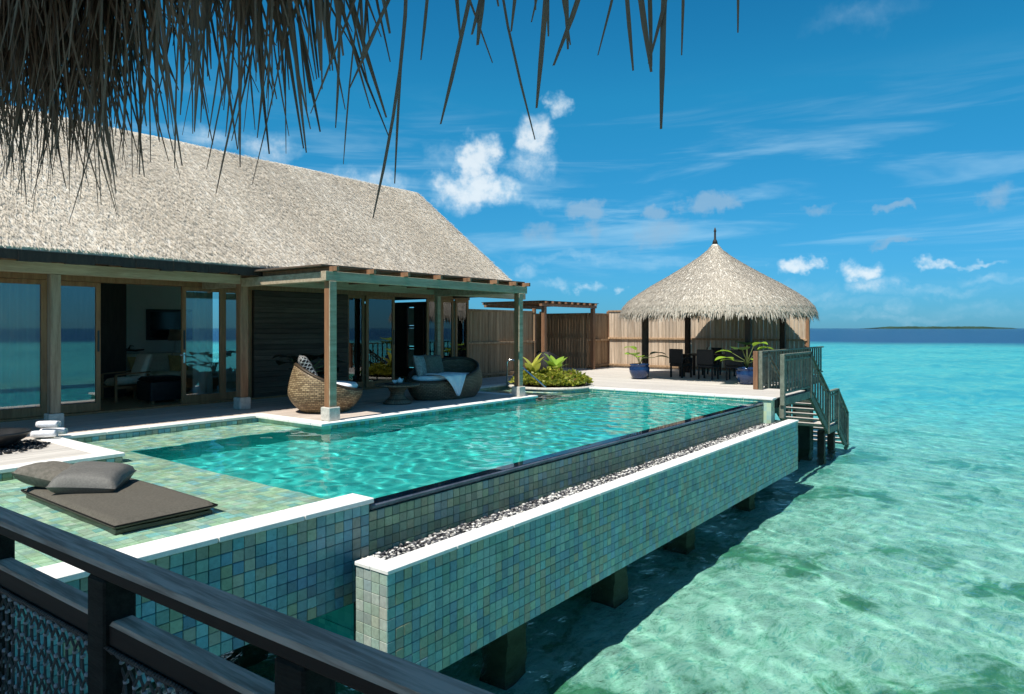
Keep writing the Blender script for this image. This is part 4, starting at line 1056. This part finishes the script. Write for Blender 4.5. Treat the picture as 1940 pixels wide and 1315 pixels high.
o = link('pillow', cushion(.60, .60, .22, .1, 18).mesh('pillow', 'brown_pillow', True), (2.83, 8.12, .07), (R(12), R(6), R(38))); tag(o, 'brownish grey pillow on the daybed, half hidden behind the larger one', 'pillow', 'grey pillows on the floating daybed')
for i, (x_, y_, rz, s_) in enumerate(((3.98, 11.62, 20, 1), (3.80, 11.45, 24, .95), (3.88, 11.54, 12, .9))):
    vs = []; prof_n = 14
    m_ = MB(); nspi = 40; pts = []
    for k in range(nspi + 1):
        a = k / nspi * 4 * PI; rr_ = .015 + .052 * k / nspi; pts.append((rr_ * math.cos(a), rr_ * math.sin(a)))
    vs = [(s_ * (-.19), p_[0], p_[1]) for p_ in pts] + [(s_ * .19, p_[0], p_[1]) for p_ in pts]
    n1_ = len(pts); fs = [(k, k + 1, k + 1 + n1_, k + n1_) for k in range(n1_ - 1)]
    o = link('rolled_towel', m_.add(vs, fs).mesh('rolled_towel', 'towel_white', True), (x_, y_, .085 if i < 2 else .208), (R(20 * i), 0, R(rz - 60)))
    md = o.modifiers.new('solid', 'SOLIDIFY'); md.thickness = .022; md2 = o.modifiers.new('sub', 'SUBSURF'); md2.levels = md2.render_levels = 1
    tag(o, 'rolled white towel at the platform corner, ' + ('the lower one nearer the villa post', 'the lower one nearer the bowl', 'the one lying on top')[i], 'towel', 'rolled white towels on the platform')
tt = thing('fire_bowl', 'shallow black bowl standing on dark pebbles at the left edge of the platform', 'bowl', (3.12, 11.0, .004))
part('bowl', MB().lathe([(.12, .03), (.16, .05), (.30, .13), (.36, .20), (.37, .23), (.34, .22), (.26, .15), (.1, .09), (0, .085)], 36).mesh('bowl', 'black_metal', True), tt)
a = rng.uniform(0, 2 * PI, 420); rr2 = .56 * np.sqrt(rng.uniform(0, 1, 420))
part('dark_pebble', npmesh('dark_pebble', pebbles(rr2 * np.cos(a), rr2 * np.sin(a), rng.uniform(.005, .03, 420), .032), 12, 'black_metal', icf), tt, kind='stuff')

# ================================================================== PLANTING BED AND POOL RAIL
bedp = thing('planting_bed', 'rounded flower bed full of yellow green ground cover at the pool corner', 'flower bed', (16.05, 11.0, 0))
part('kerb', MB().lathe([(1.19, -.045), (1.20, .0), (1.17, .03), (1.02, .03), (1.0, -.02), (1.0, -.045)], 44).mesh('kerb', 'stone_base', True), bedp)
part('wall', MB().lathe([(1.17, -.5), (1.17, -.048), (1.0, -.048), (1.0, -.5)], 44).mesh('wall', 'mosaic_pale', True), bedp)
part('soil', MB().lathe([(0, -.1), (1.0, -.1), (1.0, .0), (.6, .05), (0, .07)], 30).mesh('soil', 'soil', True), bedp)
def leafcloud(n, rad, hz, size, mat, cx=0, cy=0, cz=0, upright=.5):
    a = rng.uniform(0, 2 * PI, n); r_ = rad * np.sqrt(rng.uniform(0, 1, n)); x_ = r_ * np.cos(a); y_ = r_ * np.sin(a)
    top = hz * (1 - (r_ / rad) ** 2 * .6) * (.75 + .25 * np.sin(x_ * 7 + 1) * np.cos(y_ * 6))
    z_ = top * rng.uniform(.15, 1, n) ** .6
    ax_ = rng.normal(0, 1, (n, 3)); ax_[:, 2] = np.abs(ax_[:, 2]) * upright + .1; ax_ /= np.linalg.norm(ax_, axis=1)[:, None]
    s2 = np.cross(ax_, rng.normal(0, 1, (n, 3))); s2 /= np.linalg.norm(s2, axis=1)[:, None]
    L = (size * rng.uniform(.6, 1.3, n))[:, None]; P = np.stack([x_ + cx, y_ + cy, z_ + cz], 1)
    return np.stack([P, P + ax_ * L * .5 + s2 * L * .28, P + ax_ * L, P + ax_ * L * .5 - s2 * L * .28], 1)
part('ground_cover', npmesh('ground_cover', leafcloud(5600, 1.08, .48, .12, 'leaf_mixed', cz=.03), 4, 'leaf_mixed', [(0, 1, 2, 3)]), bedp, kind='stuff')
part('red_leaves', npmesh('red_leaves', leafcloud(800, 1.0, .46, .09, 'leaf_red', cz=.03), 4, 'leaf_red', [(0, 1, 2, 3)]), bedp, kind='stuff')
for (lab, loc, mt, k) in (('pale yellow leafed plant standing left in the flower bed', (15.65, 11.35, .05), 'leaf_yellow', 9), ('bright green upright plant at the back of the flower bed', (16.75, 11.35, .05), 'leaf_bright', 11)):
    p_ = thing('bed_plant', lab, 'plant', loc)
    for i in range(k):
        az_ = i * 137.5; ti = random.uniform(48, 80); L = random.uniform(.42, .66)
        vs_, fs_ = big_leaf(L, .24, (R(ti), R(ti - 40)))
        part('leaf', MB().add(vs_, fs_).mesh('leaf', mt, True), p_, (0, 0, random.uniform(.2, .42)), (0, 0, R(az_)))
    part('stem', MB().tube([(0, 0, 0), (.01, 0, .25), (0, .01, .48)], .02, 7, .01).mesh('stem', 'stem_green', True), p_)
prl = thing('pool_handrail', 'bent steel handrail leading down the pool steps beside the flower bed', 'handrail', (14.5, 11.2, 0))
part('tube', MB().tube([(14.5, 11.35, .0), (14.5, 11.35, .70), (14.53, 11.3, .76), (14.6, 11.22, .76), (15.05, 10.5, .05), (15.1, 10.42, -.1), (15.1, 10.42, -.3)], .022, 10).mesh('tube', 'chrome', True), prl, world=True)


# ================================================================== FENCES AND PERGOLA
def fence_run(label, a, b_, h=2.12, mat='fence_wood', post_ends=(1, 1), face=-1):
    a = Vector(a); b_ = Vector(b_); L = (b_ - a).length; ang = math.atan2(b_.y - a.y, b_.x - a.x)
    f = thing('fence', label, 'fence', (a.x, a.y, 0), ang, 'timber privacy fences around the deck')
    n = round(L / .15); s_ = L / n
    for i in range(n):
        zt = h - .03
        part('board', boardmesh(round(s_ - .008, 4), zt - .01, mat), f, ((i + .5) * s_, random.uniform(-.004, .004), .01))
    for z_ in (.12, h * .52, h): part('rail', MB().bbox(0, L, -.045 * 1.0, .045, -.035, .035, .004).mesh('rail', 'fence_wood'), f, (0, -.04 if z_ < h else 0, z_))
    for k, e_ in enumerate(post_ends):
        if e_: part('post', MB().bbox(-.055, .055, -.055, .055, 0, h + .12, .006).mesh('post', 'red_wood'), f, (L * k, 0, 0))
    return f
BM = {}
def boardmesh(w_, h_, mat):
    k = (w_, round(h_, 3), mat)
    if k not in BM: BM[k] = MB().bbox(-w_ / 2, w_ / 2, -.012, .012, 0, h_, .003).mesh('board', mat)
    return BM[k]
fence_run('brown plank fence with middle rail between the villa and the pergola', (16.2, 14.3), (19.8, 14.3), 2.17)
fence_run('short narrow plank fence piece right of the pergola', (23.35, 14.3), (25.0, 14.3), 2.17, post_ends=(0, 1))
fence_run('shaded plank fence at the back of the pergola', (19.7, 16.62), (23.5, 16.62), 2.17, post_ends=(1, 1))
fence_run('plank fence closing the left side of the pergola', (19.72, 14.2), (19.72, 16.62), 2.17, post_ends=(0, 0))
fence_run('plank fence closing the right side of the pergola', (23.48, 14.2), (23.48, 16.62), 2.17, post_ends=(0, 0))
fence_run('long pale plank fence standing behind the gazebo', (25.0, 14.3), (25.0, 6.5), 2.3, 'fence_pale', post_ends=(0, 1))
pg = thing('pergola', 'flat dark timber pergola over a recess in the plank fence', 'pergola', (21.5, 15.2, 0))
for x_, y_ in ((19.95, 13.98), (23.25, 13.98)): bx('post', pg, x_ - .07, x_ + .07, y_ - .07, y_ + .07, .004, 2.37, 'red_wood')
bx('beam', pg, 19.75, 23.45, 13.92, 14.04, 2.375, 2.47, 'red_wood'); bx('beam', pg, 19.75, 23.45, 16.44, 16.56, 2.375, 2.47, 'red_wood')
for i in range(9): x_ = 19.86 + i * .42; bx('rafter', pg, x_ - .03, x_ + .03, 13.78, 16.7, 2.473, 2.545, 'red_wood')
n = 21
for i in range(n): y_ = 13.86 + i * .133; bx('slat', pg, 19.7, 23.5, y_, y_ + .128, 2.548, 2.57, 'dark_timber')
lg = thing('lounge_chair', 'black rounded wicker lounge chair in the shade by the pergola', 'chair', (19.2, 13.3, .004), R(200))
me, rm = basket(.95, .95, .34, .78, R(0), 'black_wicker', power=1.2, n=36)
part('woven_shell', me, lg); part('rim', rm, lg); part('seat_cushion', MB().lathe([(0, .33), (.36, .33), (.40, .38), (.36, .43), (0, .45)], 24).mesh('seat_cushion', 'rail_dark', True), lg)
lg2 = copy_tree(lg, (20.6, 14.6, .004), R(240), 'second black wicker lounge chair standing back under the pergola')

# ================================================================== GAZEBO
GX, GY = 22.07, 8.63
gz = thing('gazebo', 'open gazebo with round conical thatch roof and spike on the sun deck', 'gazebo', (GX, GY, 0))
prof_o = [(.03, 4.42), (.24, 4.17), (.52, 3.95), (.85, 3.74), (1.2, 3.53), (1.66, 3.27), (2.13, 3.02), (2.6, 2.74), (2.95, 2.50), (3.15, 2.30), (3.24, 2.12)]
prof_o = [(r_ * .945, z_) for r_, z_ in prof_o]
prof_i = [(2.98, 2.05), (2.8, 2.30), (1.5, 3.0), (.1, 3.9)]
mb = MB(); mb.lathe(prof_o + prof_i, 64)
groof = part('thatched_roof', mb.mesh('thatched_roof', 'thatch_base', True), gz)
nb = 48000
pr = np.array(prof_o); seg = np.hypot(np.diff(pr[:, 0]), np.diff(pr[:, 1])); cum = np.concatenate([[0], np.cumsum(seg)])
# area weighted
s_ = np.sqrt(rng.uniform(.0003, 1, nb)) * cum[-1]
rr_ = np.interp(s_, cum, pr[:, 0]); zz = np.interp(s_, cum, pr[:, 1]); r2_ = np.interp(s_ + .05, cum, pr[:, 0]); z2_ = np.interp(np.minimum(s_ + .05, cum[-1] + .05), cum, pr[:, 1])
r1_ = np.interp(s_ - .05, cum, pr[:, 0]); z1_ = np.interp(s_ - .05, cum, pr[:, 1])
dr = r2_ - r1_; dz = z2_ - z1_; q = np.hypot(dr, dz); dr /= q; dz /= q
ph = rng.uniform(0, 2 * PI, nb); cr, sr = np.cos(ph), np.sin(ph)
P0 = np.stack([rr_ * cr, rr_ * sr, zz], 1); D_ = np.stack([dr * cr, dr * sr, dz], 1); Nn = np.stack([-dz * cr, -dz * sr, dr], 1)
D_ = D_ + rng.normal(0, .13, (nb, 1)) * np.stack([-sr, cr, 0 * sr], 1); D_ /= np.linalg.norm(D_, axis=1)[:, None]
V1 = blades(P0, D_, Nn, rng.uniform(.06, .15, nb), rng.uniform(.009, .022, nb), rng.uniform(-.004, .020, nb))
nf = 5200
ph = rng.uniform(0, 2 * PI, nf); cr, sr = np.cos(ph), np.sin(ph); r0 = rng.uniform(2.85, 3.07, nf)
P0 = np.stack([r0 * cr, r0 * sr, np.interp(r0, pr[:, 0], pr[:, 1]) - rng.uniform(0, .12, nf)], 1)
D_ = np.stack([.28 * cr - rng.normal(0, .12, nf) * sr, .28 * sr + rng.normal(0, .12, nf) * cr, -np.ones(nf)], 1); D_ /= np.linalg.norm(D_, axis=1)[:, None]
Nn = np.stack([cr, sr, np.full(nf, .25)], 1); Nn /= np.linalg.norm(Nn, axis=1)[:, None]
Lf = rng.uniform(.10, .28, nf) * (1 + .25 * np.sin(ph * 9) * np.sin(ph * 4 + 1))
V2 = blades(P0, D_, Nn, Lf, rng.uniform(.018, .04, nf), rng.uniform(-.02, .06, nf))
part('thatch_straw', npmesh('thatch_straw', np.concatenate([V1, V2]), 6, 'thatch_blade_old', bq), groof, kind='stuff')
part('finial', MB().lathe([(.09, 4.36), (.07, 4.46), (.035, 4.52), (.03, 4.74), (.045, 4.78), (.012, 4.90)], 16).mesh('finial', 'dark_timber', True), gz)
for sx_ in (-1, 1):
    for sy_ in (-1, 1): part('post', MB().bbox(-.085, .085, -.085, .085, .004, 2.3, .008).mesh('post', 'dark_timber'), gz, (sx_ * 1.67, sy_ * 1.67, 0))
for sx_ in (-1, 1):
    part('beam', MB().bbox(-.06, .06, -1.9, 1.9, 2.302, 2.43).mesh('beam', 'dark_timber'), gz, (sx_ * 1.67, 0, 0)); part('beam', MB().bbox(-1.6, 1.6, -.06, .06, 2.304, 2.428).mesh('beam', 'dark_timber'), gz, (0, sx_ * 1.67, 0))
for k in range(16):
    a = k * PI / 8
    part('rafter', MB().beam((3.0 * math.cos(a), 3.0 * math.sin(a), 2.13), (.15 * math.cos(a), .15 * math.sin(a), 3.86), .06, .09).mesh('rafter', 'dark_timber'), gz)
# dining set
tbd = thing('dining_table', 'dark rectangular dining table under the thatched gazebo', 'table', (22.0, 8.6, .004))
part('table_top', MB().bbox(-.5, .5, -1.0, 1.0, .70, .745, .006).mesh('table_top', 'dark_timber'), tbd)
for sx_ in (-1, 1):
    for sy_ in (-1, 1): part('leg', MB().bbox(-.035, .035, -.035, .035, 0, .698).mesh('leg', 'dark_timber'), tbd, (sx_ * .42, sy_ * .9, 0))
def dchair(loc, rz, label):
    c_ = thing('dining_chair', label, 'chair', loc, rz, 'black wicker dining chairs under the gazebo')
    part('seat', MB().bbox(-.27, .27, -.26, .26, .36, .45, .02).mesh('seat', 'black_wicker'), c_)
    part('backrest', MB().bbox(.22, .28, -.27, .27, .452, .93, .02).mesh('backrest', 'black_wicker'), c_)
    for s2 in (-1, 1): part('armrest', MB().bbox(-.24, .22, s2 * .25 - .03, s2 * .25 + .03, .60, .65, .01).bbox(-.24, -.19, s2 * .25 - .025, s2 * .25 + .025, .45, .60, .005).mesh('armrest', 'black_wicker'), c_)
    for sx_ in (-.23, .23):
        for sy_ in (-.22, .22): part('leg', MB().bbox(-.025, .025, -.025, .025, 0, .36).mesh('leg', 'black_wicker'), c_, (sx_, sy_, 0))
    return c_
ch0 = dchair((21.05, 8.45, .004), R(180), 'black wicker dining chair with its back to the pool, middle of the near side')
copy_tree(ch0, (21.25, 9.45, .004), R(165), 'black dining chair at the left end of the table, nearest the left blue pot')
copy_tree(ch0, (21.1, 7.6, .004), R(190), 'black dining chair right of the middle one, behind the right blue pot')
copy_tree(ch0, (22.95, 9.1, .004), R(0), 'black wicker dining chair on the far side of the table, to the left')
copy_tree(ch0, (22.95, 8.0, .004), R(0), 'black wicker dining chair on the far side of the table, to the right')
lt = thing('lantern', 'small pale lantern standing on the gazebo dining table', 'lantern', (21.9, 8.75, .752))
part('base', MB().bbox(-.07, .07, -.07, .07, 0, .02).mesh('base', 'chrome'), lt); part('shade', MB().lathe([(.055, .02), (.065, .12), (.05, .2), (.02, .24)], 16).mesh('shade', 'frosted', True), lt)
part('ring', MB().tube([(.03 * math.cos(a), 0, .26 + .03 * math.sin(a)) for a in np.linspace(0, 2 * PI, 13)], .004, 5).mesh('ring', 'chrome'), lt)

# ================================================================== SEA STAIRS
st = thing('sea_stairs', 'weathered green timber stairs with railings going down from the sun deck into the sea', 'stairs', (20, 5.4, 0))
YA, YB = 4.84, 5.92
prof_s = [(16.5, 0), (18.8, 0), (20.65, -1.15), (21.75, -1.15), (22.95, -1.95), (23.3, -2.2)]
for y_ in (YA, YB):
    for i in range(len(prof_s) - 1):
        (xa, za), (xb, zb) = prof_s[i], prof_s[i + 1]
        if y_ == YB and i == 0: continue
        part('stringer', MB().beam((xa, y_ + .002 * i, za - .10), (xb, y_ + .002 * i, zb - .10), .06, .17).mesh('stringer', 'stair_green'), st, world=True)
part('post', MB().bbox(16.50, 16.68, YA - .02, YA + .08, -.48, -.185).mesh('post', 'stair_green'), st, world=True)
def treads(xa, za, xb, zb, n):
    for i in range(n):
        f_ = (i + .6) / n; x_ = xa + (xb - xa) * f_; z_ = za + (zb - za) * f_
        bx('tread', st, x_ - .13, x_ + .13, YA + .035, YB - .035, z_ - .02, z_ + .02, 'deck_wood_y')
treads(18.8, 0, 20.65, -1.15, 7); treads(21.75, -1.15, 22.95, -1.95, 5)
for i in range(7): bx('landing_board', st, 20.68 + i * .153, 20.68 + i * .153 + .145, YA + .035, YB - .035, -1.17, -1.14, 'deck_wood_y')
for i in range(14): bx('landing_board', st, 16.62 + i * .153, 16.62 + i * .153 + .145, YA + .035, 4.945, -.035, -.002, 'deck_wood_y') if False else None
rail_path = [(16.5, 0), (18.8, 0), (20.65, -1.15), (21.75, -1.15), (22.95, -1.95)]
for y_ in (YA, YB):
    start = 0 if y_ == YA else 1
    pts = rail_path if y_ == YA else [(18.3, 0)] + rail_path[1:]
    for i in range(len(pts) - 1):
        (xa, za), (xb, zb) = pts[i], pts[i + 1]
        part('handrail', MB().beam((xa - .03, y_, za + .98), (xb + .03, y_, zb + .98), .10, .045).mesh('handrail', 'stair_green'), st, world=True)
        part('mid_rail', MB().beam((xa, y_, za + .86), (xb, y_, zb + .86), .045, .045).mesh('mid_rail', 'stair_green'), st, world=True)
        part('bottom_rail', MB().beam((xa, y_, za + .10), (xb, y_, zb + .10), .045, .045).mesh('bottom_rail', 'stair_green'), st, world=True)
        n = max(2, round(abs(xb - xa) / .26))
        for k in range(n):
            x_ = xa + (xb - xa) * k / n; z_ = za + (zb - za) * k / n
            if k == 0: part('newel', MB().bbox(-.05, .05, -.05, .05, -.18, 1.0, .005).mesh('newel', 'stair_green'), st, (x_, y_, z_), world=True)
            else: part('baluster', MB().bbox(-.022, .022, -.022, .022, .12, .95, .004).mesh('baluster', 'stair_green'), st, (x_, y_, z_), world=True)
    part('newel', MB().bbox(-.05, .05, -.05, .05, -1.0, 1.0, .005).mesh('newel', 'stair_green'), st, (22.95, y_, -1.95), world=True)
dr_ = thing('deck_railing', 'short timber railing with brown end post where the sun deck meets the stairs', 'railing', (18.3, 6.0, 0))
bx('post', dr_, 18.22, 18.34, 5.98, 6.10, .004, 1.0, 'red_wood')
for (xa, xb) in ((18.35, 25.0),):
    bx('top_rail', dr_, xa, xb, 5.99, 6.08, .95, .995, 'stair_green'); bx('bottom_rail', dr_, xa, xb, 6.01, 6.06, .12, .165, 'stair_green')
    x_ = xa + .22
    while x_ < xb - .1: bx('baluster', dr_, x_ - .022, x_ + .022, 6.013, 6.057, .168, .948, 'stair_green'); x_ += .26
for x_, y_ in ((20.7, 5.38), (21.8, 5.38)):
    o = bx('pile', st, x_ - .09, x_ + .09, y_ - .45, y_ - .27, -3.7, -1.26, 'dark_timber'); bx('pile', st, x_ - .09, x_ + .09, y_ + .27, y_ + .45, -3.7, -1.26, 'dark_timber')

# ================================================================== VIEWPOINT DECK: RAILING, ROOF FRINGE
ANG = R(2.38)
vd = link('viewing_deck', MB().box(-4, 1.0, -3, 4.6, -.25, -.032).mesh('viewing_deck', 'concrete'), (0, 0, 0), (0, 0, ANG)); tag(vd, kind='structure')
for i in range(35): y_ = -3 + i * .217; part('plank', boardmesh2 if False else MB().bbox(-2.5, 2.5, -.105, .105, -.015, .015).mesh('plank', 'porch_wood') if i == 0 else bpy.data.meshes['plankv'], vd, (-1.5, y_ + .108, -.016)) if i else part('plank', (lambda m_: (setattr(m_, 'name', 'plankv'), m_)[1])(MB().bbox(-2.5, 2.5, -.105, .105, -.015, .015).mesh('plankv', 'porch_wood')), vd, (-1.5, y_ + .108, -.016))
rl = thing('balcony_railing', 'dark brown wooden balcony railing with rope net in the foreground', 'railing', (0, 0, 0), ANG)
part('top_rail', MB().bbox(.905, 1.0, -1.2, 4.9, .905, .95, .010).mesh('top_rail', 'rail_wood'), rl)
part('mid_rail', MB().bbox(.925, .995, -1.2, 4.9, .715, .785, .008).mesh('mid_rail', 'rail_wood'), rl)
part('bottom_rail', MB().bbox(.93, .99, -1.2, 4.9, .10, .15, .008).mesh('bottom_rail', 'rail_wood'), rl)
pm = MB().bbox(-.045, .045, -.05, .05, .0, .903, .006).mesh('post', 'rail_dark')
for y_ in (-.5, .36, 1.216, 2.07, 2.93, 3.8, 4.66): part('post', pm, rl, (.955, y_, 0))
net = MB()
cell = .052
y0n, y1n, z0n, z1n = -.5, 4.66, .15, .72
n_c = int((y1n - y0n) / cell)
rg = random.Random(5)
for k in range(-12, n_c + 1):
    for sgn in (1, -1):
        pts = []
        steps = 13
        for i in range(steps):
            z_ = z1n - (z1n - z0n) * i / (steps - 1)
            y_ = y0n + k * cell + sgn * (i * .024 - (0 if sgn > 0 else -.30)) + rg.uniform(-.003, .003)
            if y0n <= y_ <= y1n: pts.append((.958 + .004 * sgn * (1 if i % 2 else -1), y_, z_))
        if len(pts) > 2: net.tube(pts, .0042, 5)
part('rope_net', net.mesh('rope_net', 'rope', True), rl)
knots = MB()
for i in range(0, 12):
    for k in range(n_c):
        y_ = y0n + k * cell + (i % 2) * cell / 2; z_ = z1n - i * .0475 - .01
        knots.add([(.958 + .009 * a_, y_ + .009 * b2, z_ + .009 * c2) for a_, b2, c2 in ico], icf)
part('rope_knots', knots.mesh('rope_knots', 'rope_knot', True), rl, kind='stuff')
lash = MB()
for k in range(int((y1n - y0n) / .013)):
    y_ = y0n + k * .013; a0 = rg.uniform(-.15, .15)
    lash.tube([(.958 + .043 * math.cos(a0 + q_), y_ + .004 * math.sin(q_), .722 + .026 * math.sin(q_)) for q_ in (PI, PI * 1.25, PI * 1.5, PI * 1.75, PI * 2)], .006, 5)
part('rope_lashing', lash.mesh('rope_lashing', 'rope', True), rl, kind='stuff')

er = thing('palm_thatch_eave', 'dark overhanging eave of dry palm leaves hanging down from above in the foreground', 'thatched roof', (0, 0, 0), ANG)
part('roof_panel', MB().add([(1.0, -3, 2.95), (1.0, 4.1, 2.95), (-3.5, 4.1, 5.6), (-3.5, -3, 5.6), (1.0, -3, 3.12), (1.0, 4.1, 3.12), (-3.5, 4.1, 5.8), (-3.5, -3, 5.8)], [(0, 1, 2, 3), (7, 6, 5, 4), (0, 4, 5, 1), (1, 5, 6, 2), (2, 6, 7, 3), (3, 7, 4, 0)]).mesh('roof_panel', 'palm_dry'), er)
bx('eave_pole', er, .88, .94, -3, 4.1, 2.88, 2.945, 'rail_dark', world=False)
def palm_leaf(L, W, bend, sway, n=9):
    """hanging strip: root at origin, goes down -Z, curves"""
    c = []
    for i in range(n + 1):
        s_ = i / n; wv = W / 2 * (1.0 - .35 * s_) * (1 if s_ < .96 else .45); x_ = bend * s_ * s_; y_ = sway * (s_ ** 1.5)
        f_ = .35 * wv
        c += [(x_ + f_, y_ - wv, -L * s_), (x_, y_, -L * s_), (x_ + f_, y_ + wv, -L * s_)]
    fs = []
    for i in range(n): a = i * 3; fs += [(a, a + 1, a + 4, a + 3), (a + 1, a + 2, a + 5, a + 4)]
    return c, fs
LV = []
rl2 = random.Random(11)
for i in range(28):
    L = .9; c_, f_ = palm_leaf(L, rl2.uniform(.011, .021), rl2.uniform(-.1, .1), rl2.uniform(-.30, .30))
    LV.append(MB().add(c_, f_).mesh('palm_leaf', 'palm_dry'))
# (root t along the eave, root z, offset p, length, lean) of the long single leaves, then the random mass
def tz(px, py, p=.93):
    """where the sight line through a picture point meets the eave plane"""
    r_ = (px - 970) / 1315; aw = R(YAW) - math.atan(r_) - ANG; tt_ = p * math.tan(aw); d_ = math.hypot(p, tt_) * math.cos(math.atan(r_))
    return tt_, H + (622 - py) / 1315 * d_
single = [(735, 160, 732, 418, .014), (815, 0, 735, 345, .012), (855, 0, 832, 130, .013), (918, 0, 855, 243, .016), (1025, 0, 995, 195, .017), (965, 0, 940, 105, .022), (935, 0, 928, 85, .02), (980, 0, 960, 55, .014),
          (1060, 0, 1058, 130, .018), (1068, 0, 1040, 70, .012), (1085, 0, 1070, 90, .014), (1050, 0, 1034, 60, .010), (1180, 0, 1172, 115, .012), (1190, 0, 1155, 120, .008), (1212, 0, 1218, 125, .016), (1205, 0, 1205, 105, .012),
          (1245, 0, 1268, 85, .008), (1300, 0, 1255, 140, .011), (1310, 0, 1282, 262, .014), (1386, 0, 1387, 50, .008), (730, 0, 610, 222, .013), (770, 0, 700, 120, .02), (790, 0, 690, 180, .018), (640, 60, 660, 250, .013),
          (700, 150, 645, 310, .008), (560, 0, 497, 355, .009), (470, 150, 372, 362, .015), (450, 180, 412, 325, .011), (345, 180, 335, 320, .014), (240, 180, 140, 428, .016), (180, 260, 180, 400, .01), (40, 250, 5, 360, .014), (115, 250, 92, 370, .012), (330, 0, 362, 150, .015), (520, 100, 520, 270, .014)]
cnt = 0
def hang(t_, zr, p_, L, tip_t, W, bend=None):
    global cnt
    n = 9; c_, f_ = palm_leaf(L, W, rl2.uniform(-.06, .06) if bend is None else bend, 0)
    sway = tip_t - t_; bow = rl2.gauss(0, .035)
    c_ = [(x_, y_ + sway * (-z_ / L) + bow * math.sin(PI * -z_ / L), z_) for x_, y_, z_ in c_]
    part('palm_leaf', MB().add(c_, f_).mesh('palm_leaf', 'palm_dry'), er, (p_, t_, zr)); cnt += 1
for (xa, ya, xb, yb, W) in single:
    ta, za = tz(xa, ya); tb_, zb = tz(xb, yb)
    k = (2.9 - za) / max(.05, za - zb); k = min(k, 2.2); ta2 = ta + (ta - tb_) * min(k, .8); 
    zr = za + (za - zb) * k
    ta2 = ta + (ta - tb_) * k * .5
    hang(ta2, max(zr, 2.6) if zr < 2.6 else zr, .93, max(zr, 2.6) - zb if zr < 2.6 else zr - zb, tb_, W * .85)
def tip_z(t_):
    """mean height of the fringe tips along the eave"""
    base = 2.17 + .05 * math.sin(t_ * 7) + .04 * math.sin(t_ * 17 + 1)
    if t_ > 1.9: base += -.04 + .13 * max(0, t_ - 2.0)
    if t_ < 1.05: base += .06 + .10 * (1.05 - t_)
    if 1.55 < t_ < 1.75: base += .28
    return base
dens = []
while cnt < 298:
    t_ = rl2.uniform(.3, 3.9)
    if t_ < 1.05 and rl2.random() < .88: continue
    zt = tip_z(t_) - abs(rl2.gauss(0, .10)); zr = rl2.uniform(2.75, 2.95); hang(t_, zr, .93 + rl2.uniform(-.12, .10), zr - zt, t_ + rl2.gauss(-.02, .12), rl2.uniform(.009, .021) if t_ > 1.6 else rl2.uniform(.007, .015))
mbm = MB()
for i in range(3700):
    t_ = rl2.uniform(.2, 4.1) if i % 3 == 0 else rl2.uniform(1.0, 1.5) if i % 7 == 1 else rl2.uniform(1.8, 4.1)
    if t_ < 1.0 and rl2.random() < .9: continue
    if 1.5 < t_ < 1.78 and rl2.random() < .8: continue
    p_ = .93 + rl2.uniform(-.35, .12); zr = rl2.uniform(2.8, 3.0) + max(0, (.9 - p_)) * .55
    dense_up = .16 if t_ > 1.75 else .13
    zt = tip_z(t_) + dense_up + rl2.gauss(0, .13) + max(0, (.9 - p_)) * .5
    L = max(.15, zr - zt); c_, f_ = palm_leaf(L, rl2.uniform(.008, .019), rl2.uniform(-.12, .12), rl2.gauss(-.03, .14), 6)
    mbm.add([(x_ + p_, y_ + t_, z_ + zr) for x_, y_, z_ in c_], f_)
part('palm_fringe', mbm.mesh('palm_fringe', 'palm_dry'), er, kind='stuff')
